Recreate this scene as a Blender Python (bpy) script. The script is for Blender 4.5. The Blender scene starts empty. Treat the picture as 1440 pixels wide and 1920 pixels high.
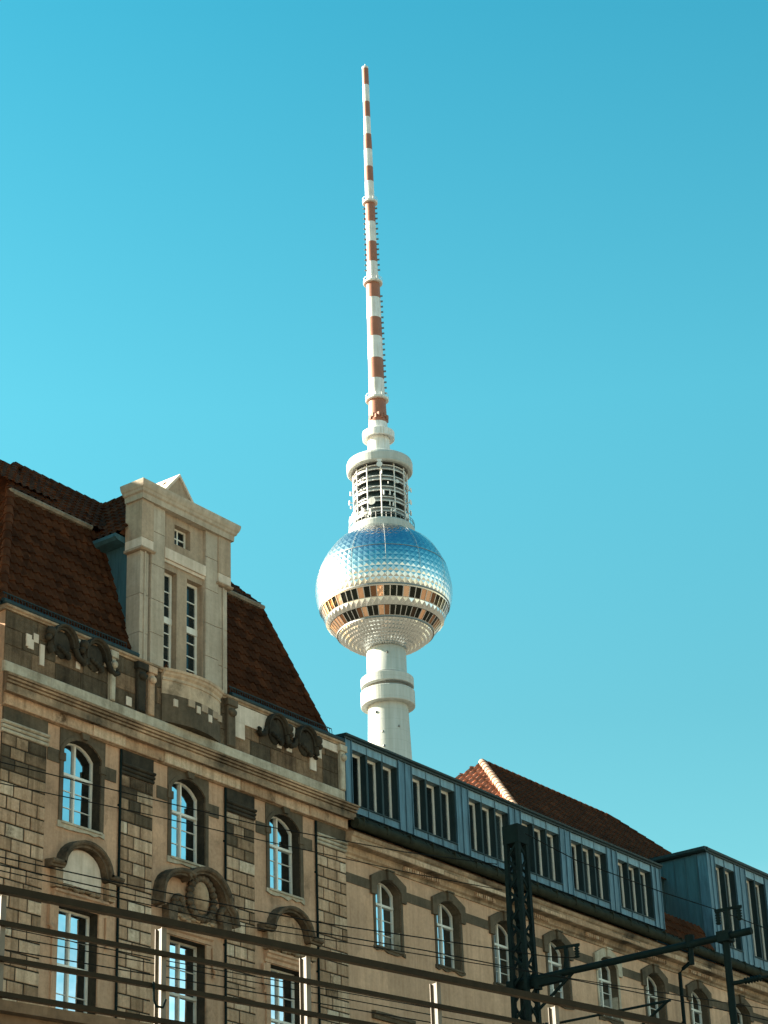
import bpy, bmesh, math, random
from mathutils import Vector, Matrix
R = math.radians
PI = math.pi
S = bpy.context.scene
C = S.collection

# ------------------------------------------------------------------ camera
cam = bpy.data.cameras.new('camera'); co = bpy.data.objects.new('camera', cam); C.objects.link(co)
Wm = ((0.60540574, 0.33105818, 0.72379857), (-0.79523529, 0.28923082, 0.53286618), (-0.03293515, -0.89819041, 0.43837115))
co.matrix_world = Matrix(((Wm[0][0], -Wm[0][1], -Wm[0][2], 0), (Wm[1][0], -Wm[1][1], -Wm[1][2], -40),
                          (Wm[2][0], -Wm[2][1], -Wm[2][2], 1.6), (0, 0, 0, 1)))
cam.sensor_fit = 'VERTICAL'; cam.sensor_height = 36; cam.sensor_width = 27; cam.lens = 36*4160/1920
cam.clip_start = 0.1; cam.clip_end = 6000
S.camera = co

# ------------------------------------------------------------------ sky, sun, exposure
SUN_EL, SUN_AZ = 26.0, 116.5
w = bpy.data.worlds.new('World'); S.world = w; w.use_nodes = True
nt = w.node_tree; nt.nodes.clear()
sky = nt.nodes.new('ShaderNodeTexSky'); sky.sky_type = 'NISHITA'; sky.sun_disc = False
sky.sun_elevation = R(SUN_EL); sky.sun_rotation = R((90-SUN_AZ) % 360)
sky.air_density = 1.0; sky.dust_density = 1.0; sky.ozone_density = 1.0
tint = nt.nodes.new('ShaderNodeMix'); tint.data_type = 'RGBA'; tint.blend_type = 'MULTIPLY'
tint.inputs['Factor'].default_value = 1.0
nt.links.new(sky.outputs['Color'], tint.inputs['A'])
# clear cyan overhead, pale warm haze low over the horizon
tc = nt.nodes.new('ShaderNodeTexCoord'); sp = nt.nodes.new('ShaderNodeSeparateXYZ')
nt.links.new(tc.outputs['Generated'], sp.inputs[0])
rp = nt.nodes.new('ShaderNodeValToRGB'); nt.links.new(sp.outputs['Z'], rp.inputs[0])
for k, (p_, c_) in enumerate(((0.0, (1.0, .84, .60)), (.20, (.92, .82, .62)), (.285, (.30, .62, .48)), (.35, (.26, .62, .49)), (.48, (.23, .735, .59)), (.66, (.11, .66, .58)), (1.0, (.05, .42, .53)))):
    el = rp.color_ramp.elements[k] if k < 2 else rp.color_ramp.elements.new(p_)
    el.position = p_; el.color = (*c_, 1)
nt.links.new(rp.outputs['Color'], tint.inputs['B'])
bg = nt.nodes.new('ShaderNodeBackground'); bg.inputs['Strength'].default_value = 0.075
nt.links.new(tint.outputs['Result'], bg.inputs['Color'])
wo = nt.nodes.new('ShaderNodeOutputWorld'); nt.links.new(bg.outputs[0], wo.inputs[0])
sl = bpy.data.lights.new('sun', 'SUN'); so = bpy.data.objects.new('sun', sl); C.objects.link(so)
sl.energy = 4.6; sl.angle = R(0.5); sl.color = (1.0, 0.88, 0.72)
sd = Vector((math.cos(R(SUN_EL))*math.cos(R(SUN_AZ)), math.cos(R(SUN_EL))*math.sin(R(SUN_AZ)), math.sin(R(SUN_EL))))
so.rotation_euler = sd.to_track_quat('Z', 'Y').to_euler(); so.location = (0, 0, 80)
S.view_settings.view_transform = 'Standard'; S.view_settings.look = 'None'
S.view_settings.exposure = 2.5; S.view_settings.gamma = 1.0

# ------------------------------------------------------------------ materials
class NT:
    def __init__(self, name):
        m = bpy.data.materials.new(name); m.use_nodes = True
        self.m = m; self.t = m.node_tree; self.b = self.t.nodes['Principled BSDF']
        self.tc = None
    def n(self, typ, **kw):
        x = self.t.nodes.new(typ)
        for k, v in kw.items(): setattr(x, k, v)
        return x
    def l(self, a, b): self.t.links.new(a, b)
    def coord(self):
        if not self.tc: self.tc = self.n('ShaderNodeTexCoord')
        return self.tc.outputs['Object']
    def noise(self, scale, detail=6, rough=.6, stretch=None):
        x = self.n('ShaderNodeTexNoise'); x.inputs['Scale'].default_value = scale
        x.inputs['Detail'].default_value = detail; x.inputs['Roughness'].default_value = rough
        src = self.coord()
        if stretch:
            mp = self.n('ShaderNodeMapping'); mp.inputs['Scale'].default_value = stretch
            self.l(src, mp.inputs[0]); src = mp.outputs[0]
        self.l(src, x.inputs['Vector']); return x.outputs['Fac']
    def ramp(self, fac, stops, interp='LINEAR'):
        r = self.n('ShaderNodeValToRGB'); cr = r.color_ramp; cr.interpolation = interp
        while len(cr.elements) < len(stops): cr.elements.new(0.5)
        for el, (p, c) in zip(cr.elements, stops):
            el.position = p; el.color = (*c, 1) if len(c) == 3 else c
        self.l(fac, r.inputs[0]); return r.outputs['Color']
    def mix(self, a, b, fac, mode='MIX'):
        x = self.n('ShaderNodeMix', data_type='RGBA', blend_type=mode)
        for s, v in (('Factor', fac), ('A', a), ('B', b)):
            if hasattr(v, 'is_linked') or isinstance(v, bpy.types.NodeSocket): self.l(v, x.inputs[s])
            elif isinstance(v, (int, float)): x.inputs[s].default_value = v
            else: x.inputs[s].default_value = (*v, 1)
        return x.outputs['Result']
    def col(self, c):
        if isinstance(c, bpy.types.NodeSocket): self.l(c, self.b.inputs['Base Color'])
        else: self.b.inputs['Base Color'].default_value = (*c, 1)
    def bump(self, h, strength=.3, dist=.02):
        b = self.n('ShaderNodeBump'); b.inputs['Strength'].default_value = strength; b.inputs['Distance'].default_value = dist
        self.l(h, b.inputs['Height']); self.l(b.outputs[0], self.b.inputs['Normal'])
    def set(self, rough=.8, metal=0, spec=None):
        self.b.inputs['Roughness'].default_value = rough; self.b.inputs['Metallic'].default_value = metal
        if spec is not None: self.b.inputs['Specular IOR Level'].default_value = spec

def dark(c, k): return tuple(v*k for v in c)

def mat_weathered(name, base, soot=(.05, .045, .032), amount=.45, scale=.7, var=.25, rough=.9, bump=.25):
    """stone or render with drifting soot patches, run-off streaks and grain"""
    q = NT(name)
    a = q.ramp(q.noise(scale, 8, .65), [(.30, soot), (.30+.25*amount+.06, dark(base, .8)), (.72, base)])
    g = q.ramp(q.noise(9, 5, .7), [(.3, (1-var,)*3), (.7, (1+var*.4,)*3)])
    s = q.ramp(q.noise(1.6, 5, .6, (4, 4, .25)), [(.3, (.72, .70, .66)), (.62, (1, 1, 1))])
    c = q.mix(q.mix(a, g, 1, 'MULTIPLY'), s, .8, 'MULTIPLY')
    q.col(c); q.set(rough, 0, .2); q.bump(q.noise(24, 6, .7), bump, .02)
    return q.m

def mat_blocks(name, stops, rough=.9, soot=.5):
    """ashlar: every block its own tone (random per island), plus soot drifting over them"""
    q = NT(name)
    geo = q.n('ShaderNodeNewGeometry')
    a = q.ramp(geo.outputs['Random Per Island'], stops)
    s = q.ramp(q.noise(.8, 8, .7), [(.30, (.22, .20, .17)), (.30+.24*soot, (.8, .8, .8)), (.75, (1.05, 1.05, 1.05))])
    g = q.ramp(q.noise(11, 6, .75), [(.25, (.62, .6, .56)), (.7, (1.12, 1.12, 1.12))])
    st = q.ramp(q.noise(1.3, 6, .65, (5, 5, .22)), [(.34, (.50, .47, .42)), (.58, (1, 1, 1))])
    q.col(q.mix(q.mix(q.mix(a, s, 1, 'MULTIPLY'), g, 1, 'MULTIPLY'), st, .75, 'MULTIPLY')); q.set(rough, 0, .2)
    q.bump(q.noise(13, 9, .8), .9, .05)
    return q.m

M = {}
M['plaster'] = mat_weathered('ochre_plaster', (.54, .345, .228), (.22, .145, .095), .35, .9, .22)
M['wing_plaster'] = mat_weathered('sand_plaster', (.60, .390, .262), (.42, .27, .18), .5, .5, .16)
def patch_plaster(m):
    nt_ = m.node_tree; b = nt_.nodes['Principled BSDF']; src = b.inputs['Base Color'].links[0].from_socket
    tc_ = nt_.nodes.new('ShaderNodeTexCoord'); vo = nt_.nodes.new('ShaderNodeTexVoronoi'); vo.inputs['Scale'].default_value = .42; vo.distance = 'MANHATTAN'
    nz = nt_.nodes.new('ShaderNodeTexNoise'); nz.inputs['Scale'].default_value = 1.4; nz.inputs['Detail'].default_value = 6
    ad = nt_.nodes.new('ShaderNodeVectorMath'); ad.operation = 'ADD'; nt_.links.new(tc_.outputs['Object'], ad.inputs[0]); nt_.links.new(tc_.outputs['Object'], nz.inputs['Vector']); nt_.links.new(nz.outputs['Color'], ad.inputs[1])
    nt_.links.new(ad.outputs[0], vo.inputs['Vector'])
    r_ = nt_.nodes.new('ShaderNodeValToRGB'); r_.color_ramp.elements[0].color = (.80, .80, .78, 1); r_.color_ramp.elements[1].color = (1.1, 1.08, 1.05, 1)
    nt_.links.new(vo.outputs['Color'], r_.inputs[0])
    mx = nt_.nodes.new('ShaderNodeMix'); mx.data_type = 'RGBA'; mx.blend_type = 'MULTIPLY'; mx.inputs['Factor'].default_value = 1
    nt_.links.new(src, mx.inputs['A']); nt_.links.new(r_.outputs[0], mx.inputs['B']); nt_.links.new(mx.outputs['Result'], b.inputs['Base Color'])
patch_plaster(M['wing_plaster']); patch_plaster(M['plaster'])
M['ashlar'] = mat_blocks('rusticated_sandstone', [(0, (.27, .175, .107)), (.12, (.42, .275, .174)), (.5, (.54, .36, .235)), (.8, (.61, .425, .29)), (.95, (.67, .50, .355)), (1, (.72, .60, .46))], soot=.35)
M['ashlar_sooty'] = mat_blocks('sooty_sandstone', [(0, (.095, .075, .05)), (.35, (.17, .122, .076)), (.6, (.38, .255, .16)), (.85, (.54, .375, .245)), (.95, (.64, .50, .36)), (1, (.66, .57, .45))], soot=.9)
M['attic'] = mat_blocks('attic_stone', [(0, (.13, .10, .066)), (.5, (.19, .14, .09)), (.65, (.32, .21, .13)), (1, (.42, .285, .18))], soot=1.25)
M['joint'] = mat_weathered('mortar_joint', (.045, .034, .022), (.025, .02, .014), .5, 1)
M['cornice'] = mat_weathered('cornice_sandstone', (.50, .345, .22), (.035, .028, .018), .95, .7, .3)
M['ledge'] = mat_weathered('ledge_mortar', (.26, .22, .17), (.10, .085, .06), .6, 1.4, .25)
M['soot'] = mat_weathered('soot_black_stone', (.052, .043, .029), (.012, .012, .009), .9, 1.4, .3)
M['hood'] = mat_weathered('hood_sandstone', (.16, .115, .075), (.022, .02, .014), .9, 2.2, .35, bump=.5)
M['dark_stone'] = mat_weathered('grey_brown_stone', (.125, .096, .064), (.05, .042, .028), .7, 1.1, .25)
M['pale_stone'] = mat_weathered('pale_grey_stone', (.50, .44, .34), (.20, .17, .12), .6, 1.0, .2)
M['gable_stone'] = mat_weathered('gable_limestone', (.47, .40, .315), (.31, .26, .20), .6, .8, .16)
M['gable_tan'] = mat_weathered('gable_tan_stone', (.42, .325, .235), (.28, .21, .15), .6, .9, .18)
M['parapet'] = mat_weathered('parapet_sandstone', (.54, .41, .29), (.16, .12, .08), .5, 1.3, .22)
M['gable_white'] = mat_weathered('gable_white_stone', (.66, .56, .46), (.5, .42, .33), .5, 1.2, .1)

def mat_tile(name, a, b, c):
    q = NT(name); geo = q.n('ShaderNodeNewGeometry')
    k = q.ramp(geo.outputs['Random Per Island'], [(0, a), (.5, b), (1, c)])
    v = q.n('ShaderNodeTexVoronoi'); v.inputs['Scale'].default_value = 3.2; q.l(q.coord(), v.inputs['Vector'])
    vr = q.ramp(v.outputs['Color'], [(.1, (.62, .62, .62)), (.75, (1.15, 1.1, 1.05)), (.95, (1.6, 1.45, 1.3))])
    s = q.ramp(q.noise(1.1, 8, .7), [(.3, (.55, .55, .5)), (.65, (1.1, 1.1, 1.1))])
    q.col(q.mix(q.mix(k, vr, 1, 'MULTIPLY'), s, 1, 'MULTIPLY')); q.set(.85, 0, .06); q.bump(q.noise(30, 4, .6), .3, .01)
    return q.m
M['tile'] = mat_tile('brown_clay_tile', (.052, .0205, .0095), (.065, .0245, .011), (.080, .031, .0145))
M['tile_sunlit'] = mat_tile('sunlit_clay_tile', (.30, .135, .085), (.37, .17, .11), (.44, .21, .14))  # lighter copy of the clay tile, with the sunlight put into its colour
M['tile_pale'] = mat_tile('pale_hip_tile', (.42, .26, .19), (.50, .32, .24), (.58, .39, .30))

def mat_metal(name, base, rough=.45, metal=.6, var=.3, scale=2.5, stretch=(3, 3, .4), spec=.5):
    q = NT(name)
    a = q.ramp(q.noise(scale, 7, .65, stretch), [(.28, dark(base, 1-var)), (.7, dark(base, 1+var*.5))])
    q.col(a); q.set(rough, metal, spec)
    q.bump(q.noise(14, 4, .6), .12, .01)
    return q.m
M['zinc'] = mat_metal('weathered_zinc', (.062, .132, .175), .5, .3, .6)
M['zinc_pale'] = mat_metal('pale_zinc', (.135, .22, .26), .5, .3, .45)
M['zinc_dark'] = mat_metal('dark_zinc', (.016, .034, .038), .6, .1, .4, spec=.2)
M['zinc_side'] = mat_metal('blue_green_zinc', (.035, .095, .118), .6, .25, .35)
M['lead'] = mat_metal('mossy_lead', (.026, .028, .018), .8, .1, .5, 3.5, None, spec=.06)
M['iron'] = mat_metal('dark_green_iron', (.0045, .0115, .0115), .7, 0, .4, 4, None, spec=.06)
M['fence_paint'] = mat_metal('brown_grey_paint', (.026, .0195, .0115), .7, 0, .3, 5, None, spec=.06)
M['post_paint'] = mat_metal('post_paint', (.125, .10, .07), .6, 0, .25, 5, None)
M['wire'] = mat_metal('wire_copper', (.008, .009, .008), .7, .3, .2, 5, None, spec=.06)
M['white_wood'] = mat_metal('white_window_paint', (.60, .585, .52), .5, 0, .14, 6, None)
M['grey_wood'] = mat_metal('weathered_window_paint', (.44, .41, .34), .6, 0, .22, 6, None)

def mat_glass(name, base, metal=1.0, rough=.03, wave=.06, var=.25):
    q = NT(name); oi_ = q.n('ShaderNodeObjectInfo')
    q.col(q.mix(q.ramp(q.noise(.9, 3, .5), [(.35, dark(base, .80)), (.65, base)]), q.ramp(oi_.outputs['Random'], [(0, (1-var,)*3), (1, (1+var*.3,)*3)]), 1, 'MULTIPLY')); q.set(rough, metal)
    q.bump(q.noise(1.3, 2, .4), wave, .05); return q.m
M['glass'] = mat_glass('reflecting_glass', (.70, .80, .88), wave=.22, var=.3)
M['glass_dark'] = mat_glass('dark_glass', (.045, .07, .075), .6, var=.8)
M['glass_copper'] = None
q = NT('steel_cladding')
q.col(q.ramp(q.noise(.12, 4, .6), [(.3, (.52, .53, .53)), (.7, (.64, .65, .65))])); q.set(.25, 1.0); M['steel'] = q.m
q = NT('steel_edge'); q.col((.20, .20, .19)); q.set(.5, .7); M['steel_dark'] = q.m
q = NT('copper_glass'); g = q.n('ShaderNodeNewGeometry')
oi = q.n('ShaderNodeObjectInfo')
q.col(q.ramp(oi.outputs['Random'], [(0, (.02, .026, .022)), (.5, (.03, .03, .025)), (.52, (.22, .11, .06)), (.68, (.30, .15, .08)), (.70, (.85, .46, .27)), (1, (.95, .60, .40))], 'LINEAR'))
q.set(.08, .9); q.bump(q.noise(.35, 2, .5), .5, .4); M['glass_copper'] = q.m
q = NT('tower_concrete')
q.col(q.mix(q.ramp(q.noise(.10, 6, .6), [(.3, (.43, .455, .44)), (.7, (.50, .525, .505))]), q.ramp(q.noise(.5, 5, .6, (2, 2, .12)), [(.3, (.80, .80, .77)), (.65, (1, 1, 1))]), 1, 'MULTIPLY'))
sz = q.n('ShaderNodeSeparateXYZ'); q.l(q.coord(), sz.inputs[0]); md = q.n('ShaderNodeMath', operation='PINGPONG'); md.inputs[1].default_value = 1.25
q.l(sz.outputs['Z'], md.inputs[0]); jr = q.ramp(md.outputs[0], [(.0, (.74, .74, .72)), (.05, (1, 1, 1))])
q.col(q.mix(q.b.inputs['Base Color'].links[0].from_socket, jr, 1, 'MULTIPLY'))
q.set(.85, 0, .2); q.bump(q.noise(2, 5, .6), .15, .1); M['concrete'] = q.m
q = NT('antenna_white'); q.col(q.mix(q.ramp(q.noise(.3, 5, .6), [(.3, (.58, .58, .56)), (.7, (.74, .74, .72))]), q.ramp(q.noise(1.2, 5, .6, (2, 2, .15)), [(.3, (.72, .66, .58)), (.55, (1, 1, 1))]), .8, 'MULTIPLY')); q.set(.55, 0); M['ant_white'] = q.m
q = NT('antenna_red'); q.col(q.ramp(q.noise(.4, 5, .6), [(.3, (.25, .095, .052)), (.7, (.32, .125, .07))])); q.set(.6, 0); M['ant_red'] = q.m
q = NT('ground_paving'); q.col(q.ramp(q.noise(.06, 8, .65), [(.3, (.085, .08, .065)), (.7, (.15, .135, .105))])); q.set(.9, 0, .2); M['ground'] = q.m
q = NT('street_paving'); q.col(q.ramp(q.noise(.3, 8, .65), [(.3, (.40, .33, .245)), (.7, (.50, .42, .32))])); q.set(.9, 0, .2); M['paving'] = q.m
q = NT('ballast'); q.col(q.ramp(q.noise(6, 8, .75), [(.3, (.22, .165, .11)), (.7, (.42, .33, .23))])); q.set(.95, 0, .1); q.bump(q.noise(9, 6, .8), .8, .06); M['ballast'] = q.m
M['viaduct'] = mat_weathered('viaduct_steel', (.20, .125, .075), (.09, .06, .04), .5, 1.2, .3)

# ------------------------------------------------------------------ mesh helpers
class MB:
    def __init__(s): s.v = []; s.f = []; s.mi = []; s.sm = []
    def add(s, vs, fs, mi=0, smooth=False):
        o = len(s.v); s.v += [tuple(p) for p in vs]
        for f in fs: s.f.append([i+o for i in f]); s.mi.append(mi); s.sm.append(smooth)
    def quad(s, a, b, c, d, mi=0): s.add([a, b, c, d], [(0, 1, 2, 3)], mi)
    def box(s, x0, x1, y0, y1, z0, z1, mi=0):
        s.add([(x0, y0, z0), (x1, y0, z0), (x1, y1, z0), (x0, y1, z0), (x0, y0, z1), (x1, y0, z1), (x1, y1, z1), (x0, y1, z1)],
              [(0, 3, 2, 1), (4, 5, 6, 7), (0, 1, 5, 4), (1, 2, 6, 5), (2, 3, 7, 6), (3, 0, 4, 7)], mi)
    def cbox(s, x0, x1, y0, y1, z0, z1, c=.01, mi=0):
        """box whose front (y0) edges are chamfered"""
        v = [(x0, y1, z0), (x1, y1, z0), (x1, y1, z1), (x0, y1, z1), (x0, y0+c, z0), (x1, y0+c, z0), (x1, y0+c, z1), (x0, y0+c, z1),
             (x0+c, y0, z0+c), (x1-c, y0, z0+c), (x1-c, y0, z1-c), (x0+c, y0, z1-c)]
        s.add(v, [(0, 4, 7, 3), (1, 2, 6, 5), (0, 1, 5, 4), (3, 7, 6, 2), (4, 5, 9, 8), (5, 6, 10, 9), (6, 7, 11, 10), (7, 4, 8, 11), (8, 9, 10, 11)], mi)
    def prism(s, pts, y0, y1, mi=0):
        """polygon in x,z (counter-clockwise seen from -y) pushed from y0 to y1"""
        n = len(pts)
        s.add([(p[0], y0, p[1]) for p in pts]+[(p[0], y1, p[1]) for p in pts],
              [tuple(range(n)), tuple(range(2*n-1, n-1, -1))]+[(i, n+i, n+(i+1) % n, (i+1) % n) for i in range(n)], mi)
    def sweep_x(s, prof, x0, x1, mi=0):
        """profile of (y,z) run along x, ends capped"""
        n = len(prof)
        s.add([(x0, p[0], p[1]) for p in prof]+[(x1, p[0], p[1]) for p in prof],
              [(i, i+1, n+i+1, n+i) for i in range(n-1)]+[(n-1, 0, n, 2*n-1), tuple(range(n-1, -1, -1)), tuple(range(n, 2*n))], mi)
    def sweep_y(s, prof, y0, y1, mi=0):
        n = len(prof)
        s.add([(p[0], y0, p[1]) for p in prof]+[(p[0], y1, p[1]) for p in prof],
              [(i, i+1, n+i+1, n+i) for i in range(n-1)]+[(n-1, 0, n, 2*n-1), tuple(range(n-1, -1, -1)), tuple(range(n, 2*n))], mi)
    def tube(s, pts, r, n=8, mi=0, smooth=True, radii=None, cap=True):
        pts = [Vector(p) for p in pts]; vs = []; fs = []
        for i, p in enumerate(pts):
            a = pts[max(i-1, 0)]; b = pts[min(i+1, len(pts)-1)]; d = (b-a).normalized()
            up = Vector((0, 0, 1)) if abs(d.z) < .95 else Vector((1, 0, 0))
            x = d.cross(up).normalized(); y = x.cross(d).normalized(); rr = radii[i] if radii else r
            for k in range(n):
                t = 2*PI*k/n; vs.append(p+x*math.cos(t)*rr+y*math.sin(t)*rr)
        for i in range(len(pts)-1):
            for k in range(n):
                fs.append((i*n+k, i*n+(k+1) % n, (i+1)*n+(k+1) % n, (i+1)*n+k))
        s.add(vs, fs, mi, smooth)
        if cap: s.add(vs[:n], [tuple(range(n))], mi); s.add(vs[-n:], [tuple(range(n-1, -1, -1))], mi)
    def bar(s, a, b, wx, wz, mi=0):
        """rectangular bar between two points"""
        a = Vector(a); b = Vector(b); d = (b-a).normalized()
        up = Vector((0, 0, 1)) if abs(d.z) < .95 else Vector((0, 1, 0))
        x = d.cross(up).normalized()*wx/2; y = x.cross(d).normalized()*wz/2
        v = [p+x*i+y*j for p in (a, b) for i, j in ((-1, -1), (1, -1), (1, 1), (-1, 1))]
        s.add(v, [(0, 1, 2, 3), (7, 6, 5, 4), (0, 4, 5, 1), (1, 5, 6, 2), (2, 6, 7, 3), (3, 7, 4, 0)], mi)
    def lathe(s, prof, c=(0, 0), n=48, mi=0, smooth=False):
        vs = []; fs = []
        for (r, z) in prof:
            for k in range(n):
                t = 2*PI*k/n; vs.append((c[0]+r*math.cos(t), c[1]+r*math.sin(t), z))
        for i in range(len(prof)-1):
            for k in range(n): fs.append((i*n+k, i*n+(k+1) % n, (i+1)*n+(k+1) % n, (i+1)*n+k))
        s.add(vs, fs, mi, smooth)
    def ball(s, c, rx, ry, rz, nu=12, nv=8, mi=0):
        vs = []; fs = []
        for i in range(nv+1):
            p = PI*i/nv-PI/2
            for k in range(nu):
                t = 2*PI*k/nu; vs.append((c[0]+rx*math.cos(p)*math.cos(t), c[1]+ry*math.cos(p)*math.sin(t), c[2]+rz*math.sin(p)))
        for i in range(nv):
            for k in range(nu): fs.append((i*nu+k, i*nu+(k+1) % nu, (i+1)*nu+(k+1) % nu, (i+1)*nu+k))
        s.add(vs, fs, mi, True)
    def build(s, name, mats, parent=None, origin=None):
        me = bpy.data.meshes.new(name)
        off = Vector(origin) if origin else Vector((0, 0, 0))
        me.from_pydata([Vector(p)-off for p in s.v], [], s.f)
        mats = mats if isinstance(mats, (list, tuple)) else [mats]
        for m in mats: me.materials.append(m)
        me.polygons.foreach_set('material_index', s.mi); me.polygons.foreach_set('use_smooth', s.sm)
        me.update()
        o = bpy.data.objects.new(name, me); C.objects.link(o)
        if parent:
            o.parent = parent
            pw = parent['_w'] if '_w' in parent else (0, 0, 0)
            o.location = off-Vector(pw)
        else: o.location = off
        o['_w'] = tuple(off)
        return o
def root(name, loc, label, cat, group=None):
    o = bpy.data.objects.new(name, None); C.objects.link(o); o.location = loc; o['_w'] = tuple(loc)
    o.empty_display_size = .5
    o['label'] = label; o['category'] = cat
    if group: o['group'] = group
    return o
def tag(o, label, cat, group=None):
    o['label'] = label; o['category'] = cat
    if group: o['group'] = group
    return o
def struct(o): o['kind'] = 'structure'; return o

def arch(u0, u1, zs, zsp, zt, n=8):
    """outline from bottom left, counter-clockwise; arc between the spring points"""
    pts = [(u0, zs), (u1, zs)]
    if zt <= zsp+.001: return pts+[(u1, zsp), (u0, zsp)]
    c = (u0+u1)/2; h = zt-zsp; a = (u1-u0)/2; rad = (a*a+h*h)/(2*h); zc = zt-rad; th = math.asin(min(1, a/rad))
    for i in range(n+1):
        t = th-2*th*i/n; pts.append((c+rad*math.sin(t), zc+rad*math.cos(t)))
    return pts
def inset(pts, d):
    n = len(pts); out = []
    for i in range(n):
        a = Vector(pts[i-1]); b = Vector(pts[i]); c2 = Vector(pts[(i+1) % n])
        e1 = (b-a).normalized(); e2 = (c2-b).normalized(); n1 = Vector((-e1.y, e1.x)); n2 = Vector((-e2.y, e2.x))
        m = (n1+n2); L = m.length
        m = m/L if L > 1e-6 else n1
        out.append(tuple(b+m*d/max(.3, m.dot(n1))))
    return out
def ring(mb, outer, inner, y0, y1, mi=0):
    n = len(outer)
    V = [(p[0], y0, p[1]) for p in outer]+[(p[0], y0, p[1]) for p in inner]+[(p[0], y1, p[1]) for p in outer]+[(p[0], y1, p[1]) for p in inner]
    F = []
    for i in range(n):
        j = (i+1) % n
        F += [(i, j, n+j, n+i), (n+i, n+j, 3*n+j, 3*n+i), (j, i, 2*n+i, 2*n+j), (2*n+j, 2*n+i, 3*n+i, 3*n+j)]
    mb.add(V, F, mi)

def wall(mb, u0, u1, z0, z1, Y, ops, mi=0, mr=1):
    """front wall with real openings and their reveals; ops: (u0,u1,sill,spring,top,depth)"""
    cols = {}
    for o in ops: cols.setdefault(round((o[0]+o[1])/2, 3), []).append(o)
    cols = {(min(o[0] for o in L), max(o[1] for o in L)): L for L in cols.values()}
    cur = u0
    for (a, b) in sorted(cols):
        if a > cur: mb.quad((cur, Y, z0), (a, Y, z0), (a, Y, z1), (cur, Y, z1), mi)
        L = sorted(cols[(a, b)], key=lambda o: o[2]); zc = z0
        for i, o in enumerate(L):
            if o[2] > zc: mb.quad((a, Y, zc), (b, Y, zc), (b, Y, o[2]), (a, Y, o[2]), mi)
            zn = L[i+1][2] if i+1 < len(L) else z1
            out = arch(*o[:5]); top = out[2:]
            if o[0] > a+1e-4: mb.quad((a, Y, o[2]), (o[0], Y, o[2]), (o[0], Y, zn), (a, Y, zn), mi)
            if o[1] < b-1e-4: mb.quad((o[1], Y, o[2]), (b, Y, o[2]), (b, Y, zn), (o[1], Y, zn), mi)
            for p, q2 in zip(top, top[1:]):
                mb.quad((q2[0], Y, q2[1]), (p[0], Y, p[1]), (p[0], Y, zn), (q2[0], Y, zn), mi)
            n = len(out)
            mb.add([(p[0], Y, p[1]) for p in out]+[(p[0], Y+o[5], p[1]) for p in out], [(i2, n+i2, n+(i2+1) % n, (i2+1) % n) for i2 in range(n)], mr)
            zc = zn
        cur = b
    if cur < u1: mb.quad((cur, Y, z0), (u1, Y, z0), (u1, Y, z1), (cur, Y, z1), mi)

def window(parent, u0, u1, zs, zsp, zt, Yf, wood='white_wood', glass='glass', trans=None, mull=True, bars=(), fr=.042, name='window'):
    """timber casement in an opening: outer frame, transom, mullion, glazing bars; pane behind as sub-part"""
    mb = MB(); out = arch(u0-.01, u1+.01, zs-.01, zsp, zt+(.01 if zt > zsp else 0)); inn = inset(out, fr+.01)
    ring(mb, out, inn, Yf, Yf+.09)
    c = (u0+u1)/2; zc = lambda u: zt-.02
    ztop = zt-fr-.005
    if trans: mb.box(u0+fr*.6, u1-fr*.6, Yf-.03, Yf+.07, trans-.036, trans+.036)
    if mull: mb.box(c-.03, c+.03, Yf-.02, Yf+.075, zs+fr*.5, ztop)
    for z in bars:
        for a, b in (((u0+fr*.8, c-.05), (c+.05, u1-fr*.8)) if mull else ((u0+fr*.8, u1-fr*.8),)):
            mb.box(a, b, Yf+.02, Yf+.055, z-.009, z+.009)
    o = mb.build(name, M[wood], parent, (c, Yf, zs))
    p = MB(); pts = inset(out, fr*.4); p.add([(a, Yf+.045, b) for a, b in pts], [tuple(range(len(pts)))])
    p.build('pane', M[glass], o, (c, Yf+.045, zs))
    return o

rng = random.Random(7)
def blocks(mb, u0, u1, z0, z1, yb, d, rh=.36, aw=.62, gap=.022, mi=0, phase=0):
    nr = max(1, round((z1-z0)/rh)); rh = (z1-z0)/nr
    for r in range(nr):
        zb = z0+r*rh; x = u0; L = []
        first = aw*(.55 if (r+phase) % 2 else 1.0)*rng.uniform(.85, 1.15)
        while x < u1-.01:
            wd = first if not L else aw*rng.uniform(.8, 1.25)
            if u1-(x+wd) < aw*.45: wd = u1-x
            L.append((x, min(u1, x+wd))); x += wd
        for (a, b) in L:
            dd = d*rng.uniform(.75, 1.15)
            mb.cbox(a+gap/2, b-gap/2, yb-dd, yb+.06, zb+gap/2, zb+rh-gap/2, .014, mi)

def tiles(mb, P0, U, V, wu, hv, n_hint=None, tw=.28, th=.37, amp=.062, step=.05, mi=0):
    """pantiled slope: P0 lower left corner, U along the eave, V up the slope; wave across, steps up"""
    U = Vector(U).normalized(); V = Vector(V).normalized(); N = U.cross(V).normalized(); P0 = Vector(P0)
    nc = max(1, int(round(wu/tw))); nr = max(1, int(round(hv/th))); tw = wu/nc; th = hv/nr
    wave = [0, .25, .75, 1.0, .6, .12]
    cols = []
    for c in range(nc):
        for k in range(6): cols.append((c*tw+tw*k/6, amp*wave[k]))
    cols.append((wu, 0))
    rows = []
    for r in range(nr): rows.append((r*th, step)); rows.append(((r+1)*th-.002, 0.0))
    m = len(cols)
    vs = [P0+U*x+V*y+N*(a+b) for (y, b) in rows for (x, a) in cols]
    fs = [(i*m+j, i*m+j+1, (i+1)*m+j+1, (i+1)*m+j) for i in range(len(rows)-1) for j in range(m-1)]
    mb.add(vs, fs, mi)

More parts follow.
